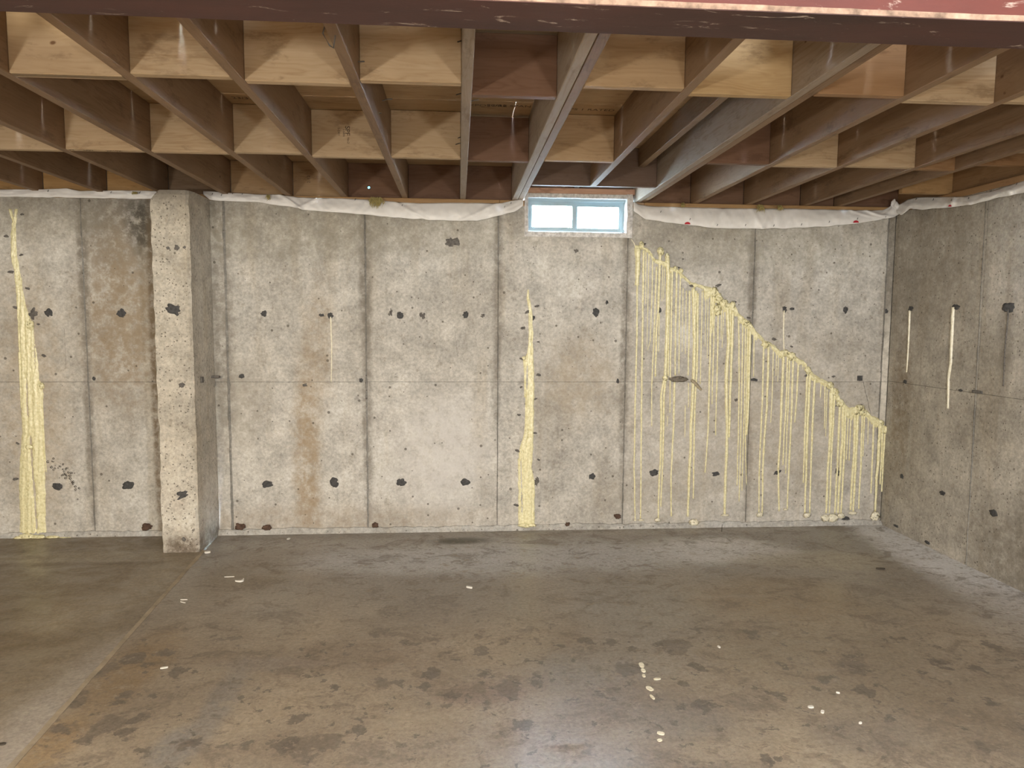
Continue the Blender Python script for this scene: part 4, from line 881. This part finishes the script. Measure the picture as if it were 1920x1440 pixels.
# ------------------------------------------------------------------ litter on the floor
def chip(name, label, x, y, L, W, H, mat, rot, seed, cat='scrap', bend=0.0):
    c = atz(x, y); c.z = H*.5+.0035 if c.x < jx(c.y) else H*.5+.0005; n = 8; v = []; f = []
    for i in range(n+1):
        t = i/n-.5; ww = W*(1-.5*abs(2*t)**3)*(1+.3*nz(t*7, seed))
        for (s_, h) in ((-.5, -.5), (.5, -.5), (.5, .5), (-.5, .5)):
            lx, ly = t*L, s_*ww+bend*L*(4*t*t-.5)+.05*W*nz(t*9, seed+s_)
            v.append((c.x+lx*math.cos(rot)-ly*math.sin(rot), c.y+lx*math.sin(rot)+ly*math.cos(rot), c.z+h*H*(.8+.2*nz(t*8, seed))))
    for i in range(n):
        for q in range(4): f.append((4*i+q, 4*i+(q+1) % 4, 4*i+4+(q+1) % 4, 4*i+4+q))
    f += [(0, 1, 2, 3), tuple(4*n+q for q in range(4))]
    return tag(pyobj(name, v, f, mat), label, cat)
chip('wood_sliver', 'thin pale wood sliver on the floor in front of the pilaster', 430, 1082, .055, .008, .004, M_CHIP, .05, 1)
chip('twisted_scrap', 'curled pale scrap on the floor just beyond the wood sliver', 451, 1090, .05, .016, .010, M_CHIP, .7, 2, bend=.5)
chip('wood_sliver', 'pale stick lying beside the slab joint, upper of two', 345, 1125, .035, .006, .004, M_CHIP, .0, 3)
chip('wood_sliver', 'pale stick lying beside the slab joint, lower of two', 343, 1130, .035, .006, .004, M_CHIP, -.5, 4)
chip('mortar_chip', 'white mortar chip at the foot of the pilaster', 389, 1037, .035, .025, .012, M_CHIP, .2, 5)
chip('mortar_chip', 'white sliver of mortar on the brown stain near the slab joint', 308, 1253, .03, .012, .005, M_CHIP, .3, 6)
chip('bark_chip', 'dark brown chip at the left edge of the floor', 4, 1398, .022, .012, .006, M_DARK, .1, 7)
chip('cigarette_butt', 'white cigarette end lying alone on the floor below the window', 880, 1103, .036, .012, .011, M_CHIP, -.5, 8)
chip('wood_sliver', 'dark stick lying on the floor near the right wall', 1651, 1067, .05, .012, .007, M_DARK, -.2, 9)
for i, (x, y, l_, w_, r_, d) in enumerate([(1203, 1248, .04, .022, 1.5, 'topmost of the row of flakes'), (1206, 1258, .03, .018, 1.6, 'second in the row of flakes'), (1207, 1268, .022, .013, 1.5, 'third in the row of flakes'), (1232, 1274, .03, .014, .1, 'set to the side of the row'),
        (1218, 1292, .035, .022, 2.0, 'below the gap in the row'), (1223, 1308, .032, .012, 1.8, 'narrow one at the row end'), (1239, 1376, .026, .018, -.4, 'largest near the dark blots'), (1237, 1389, .018, .013, .3, 'just under the largest lower flake')]):
    chip('resin_flake', 'pale resin flake on the floor, ' + d, x, y, l_, w_, .004, M_RESINP, r_, 20+i, 'resin flake')
for i, (x, y, l_, d) in enumerate([(1520, 1327, .022, 'beside a second chip'), (1542, 1336, .02, 'nearer the frame edge than its neighbour'), (1348, 1214, .018, 'alone on the brown patch'), (1571, 1300, .014, 'on the dark patch'), (1613, 1357, .014, 'among tan blots at the lower right'), (541, 1011, .03, 'against the wall foot')]):
    chip('mortar_chip', 'small white mortar chip on the floor ' + d, x, y, l_, l_*.6, .006, M_CHIP, i*.9, 40+i)
p = atz(1353, 997); tv, tf = tube([p+Vector((0, 0, .0)), p+Vector((.003, 0, .05)), p+Vector((.004, 0, .052))], [.002, .002, .004], 6)
tag(pyobj('wall_nail', tv, tf, M_DARK), 'dark nail standing up from the floor below the thick resin drip', 'nail')

# ------------------------------------------------------------------ lamps behind the camera; tripod lights and long-cord bulb added as fill
def emit(name, col, s_):
    k = N(name); k.b.inputs['Emission Color'].default_value = (*col, 1); k.b.inputs['Emission Strength'].default_value = s_; return k.base(col)
M_LENS = emit('lamp_lens', FILL_COL, 6.0); M_BULB = emit('lamp_bulb', (1.0, 0.95, 0.85), 8.0); M_YEL = plain('lamp_yellow', (0.7, 0.45, 0.03), 0.4)
def fill_light(loc, h, aim, power, label):  # unseen lamp, added to light the blocking overhead from low down
    t = empty('fill_light', loc); tag(t, label, 'lamp', 'added tripod fill lights'); L = Vector(loc)
    tv, tf = tube([L+EZ*.32, L+EZ*(h-.12)], .012, 10); pyobj('pole', tv, tf, M_STEEL, t)
    for i in range(3):
        a = 2.094*i; tv, tf = tube([L+EZ*.36, L+Vector((.34*math.cos(a), .34*math.sin(a), .012))], .010, 8); pyobj('leg', tv, tf, M_YEL, t)
    H = L+EZ*h; d = (Vector(aim)-H).normalized(); q = d.to_track_quat('-Z', 'Y').to_matrix().to_4x4()
    def bx(name, lst, mat):
        o = boxes(name, lst, mat); o.parent = t; o.matrix_parent_inverse = Matrix.Translation(-L) @ Matrix.Translation(H) @ q
    bx('lamp_head', [(-.16, .16, -.12, .12, .0, .09)], M_YEL); bx('lens', [(-.14, .14, -.10, .10, -.004, -.0005)], M_LENS)
    bx('bracket', [(-.175, -.16, -.13, .02, .02, .05), (.16, .175, -.13, .02, .02, .05), (-.175, .175, -.145, -.13, .02, .05)], M_STEEL)
    ld = bpy.data.lights.new('fill_lamp', 'AREA'); ld.energy = power; ld.color = FILL_COL; ld.shape = 'RECTANGLE'; ld.size = .28; ld.size_y = .20
    lo = bpy.data.objects.new('lamp_light', ld); COL.objects.link(lo); lo.parent = t; lo.matrix_parent_inverse = Matrix.Translation(-L); lo.matrix_basis = Matrix.Translation(H+d*.012) @ q
fill_light((-2.3, -1.7, 0), 1.02, (-.4, 5, 1.7), FILL_POWER, 'added yellow tripod fill light behind the camera, nearer the left wall')
fill_light((1.3, -2.0, 0), .95, (.8, 5, 1.5), FILL_POWER*.55, 'added yellow tripod fill light behind the camera, nearer the right wall')
def bulb(loc, label, col, drop=0.0, gain=1.0):
    t = empty('bulb_holder', loc); tag(t, label, 'lamp', 'bare bulbs under the joists'); L = Vector(loc)
    if drop:
        tv, tf = tube([L, L-EZ*(drop-.001)], .004, 6); pyobj('cord', tv, tf, M_BLACK, t); L = L-EZ*drop
    def lathe(name, prof, mat):
        v = []; f = []; n = 20
        for r, z in prof: v += [(L.x+r*math.cos(6.2832*i/n), L.y+r*math.sin(6.2832*i/n), L.z+z) for i in range(n)]
        for k_ in range(len(prof)-1):
            for i in range(n): f.append((k_*n+i, k_*n+(i+1) % n, (k_+1)*n+(i+1) % n, (k_+1)*n+i))
        pyobj(name, v, f, mat, t, True)
    lathe('socket', [(.001, 0), (.055, 0), (.055, -.02), (.03, -.045), (.02, -.05)], M_CHIP); lathe('bulb', [(.013, -.05), (.018, -.07), (.03, -.09), (.031, -.105), (.022, -.125), (.001, -.133)], M_BULB)
    ld = bpy.data.lights.new('bulb_lamp', 'POINT'); ld.energy = BULB_POWER*gain; ld.color = col; ld.shadow_soft_size = .12
    lo = bpy.data.objects.new('lamp_light', ld); COL.objects.link(lo); lo.parent = t; lo.location = (0, 0, -.19-drop)
bulb((-1.545, -.9, HJ-.001), 'bare bulb hanging on a short cord from a joist, nearer the left wall', WARM, .08, 1.5); bulb((1.46, -.7, HJ-.001), 'bare bulb in a white holder under the joists, nearer the right wall', COOL, 0, 1.0); bulb((.40, -1.6, HJ-.001), 'added bare bulb on a long cord behind the camera', COOL, .30, .45)  # last bulb added so that light reaches the films under the beam
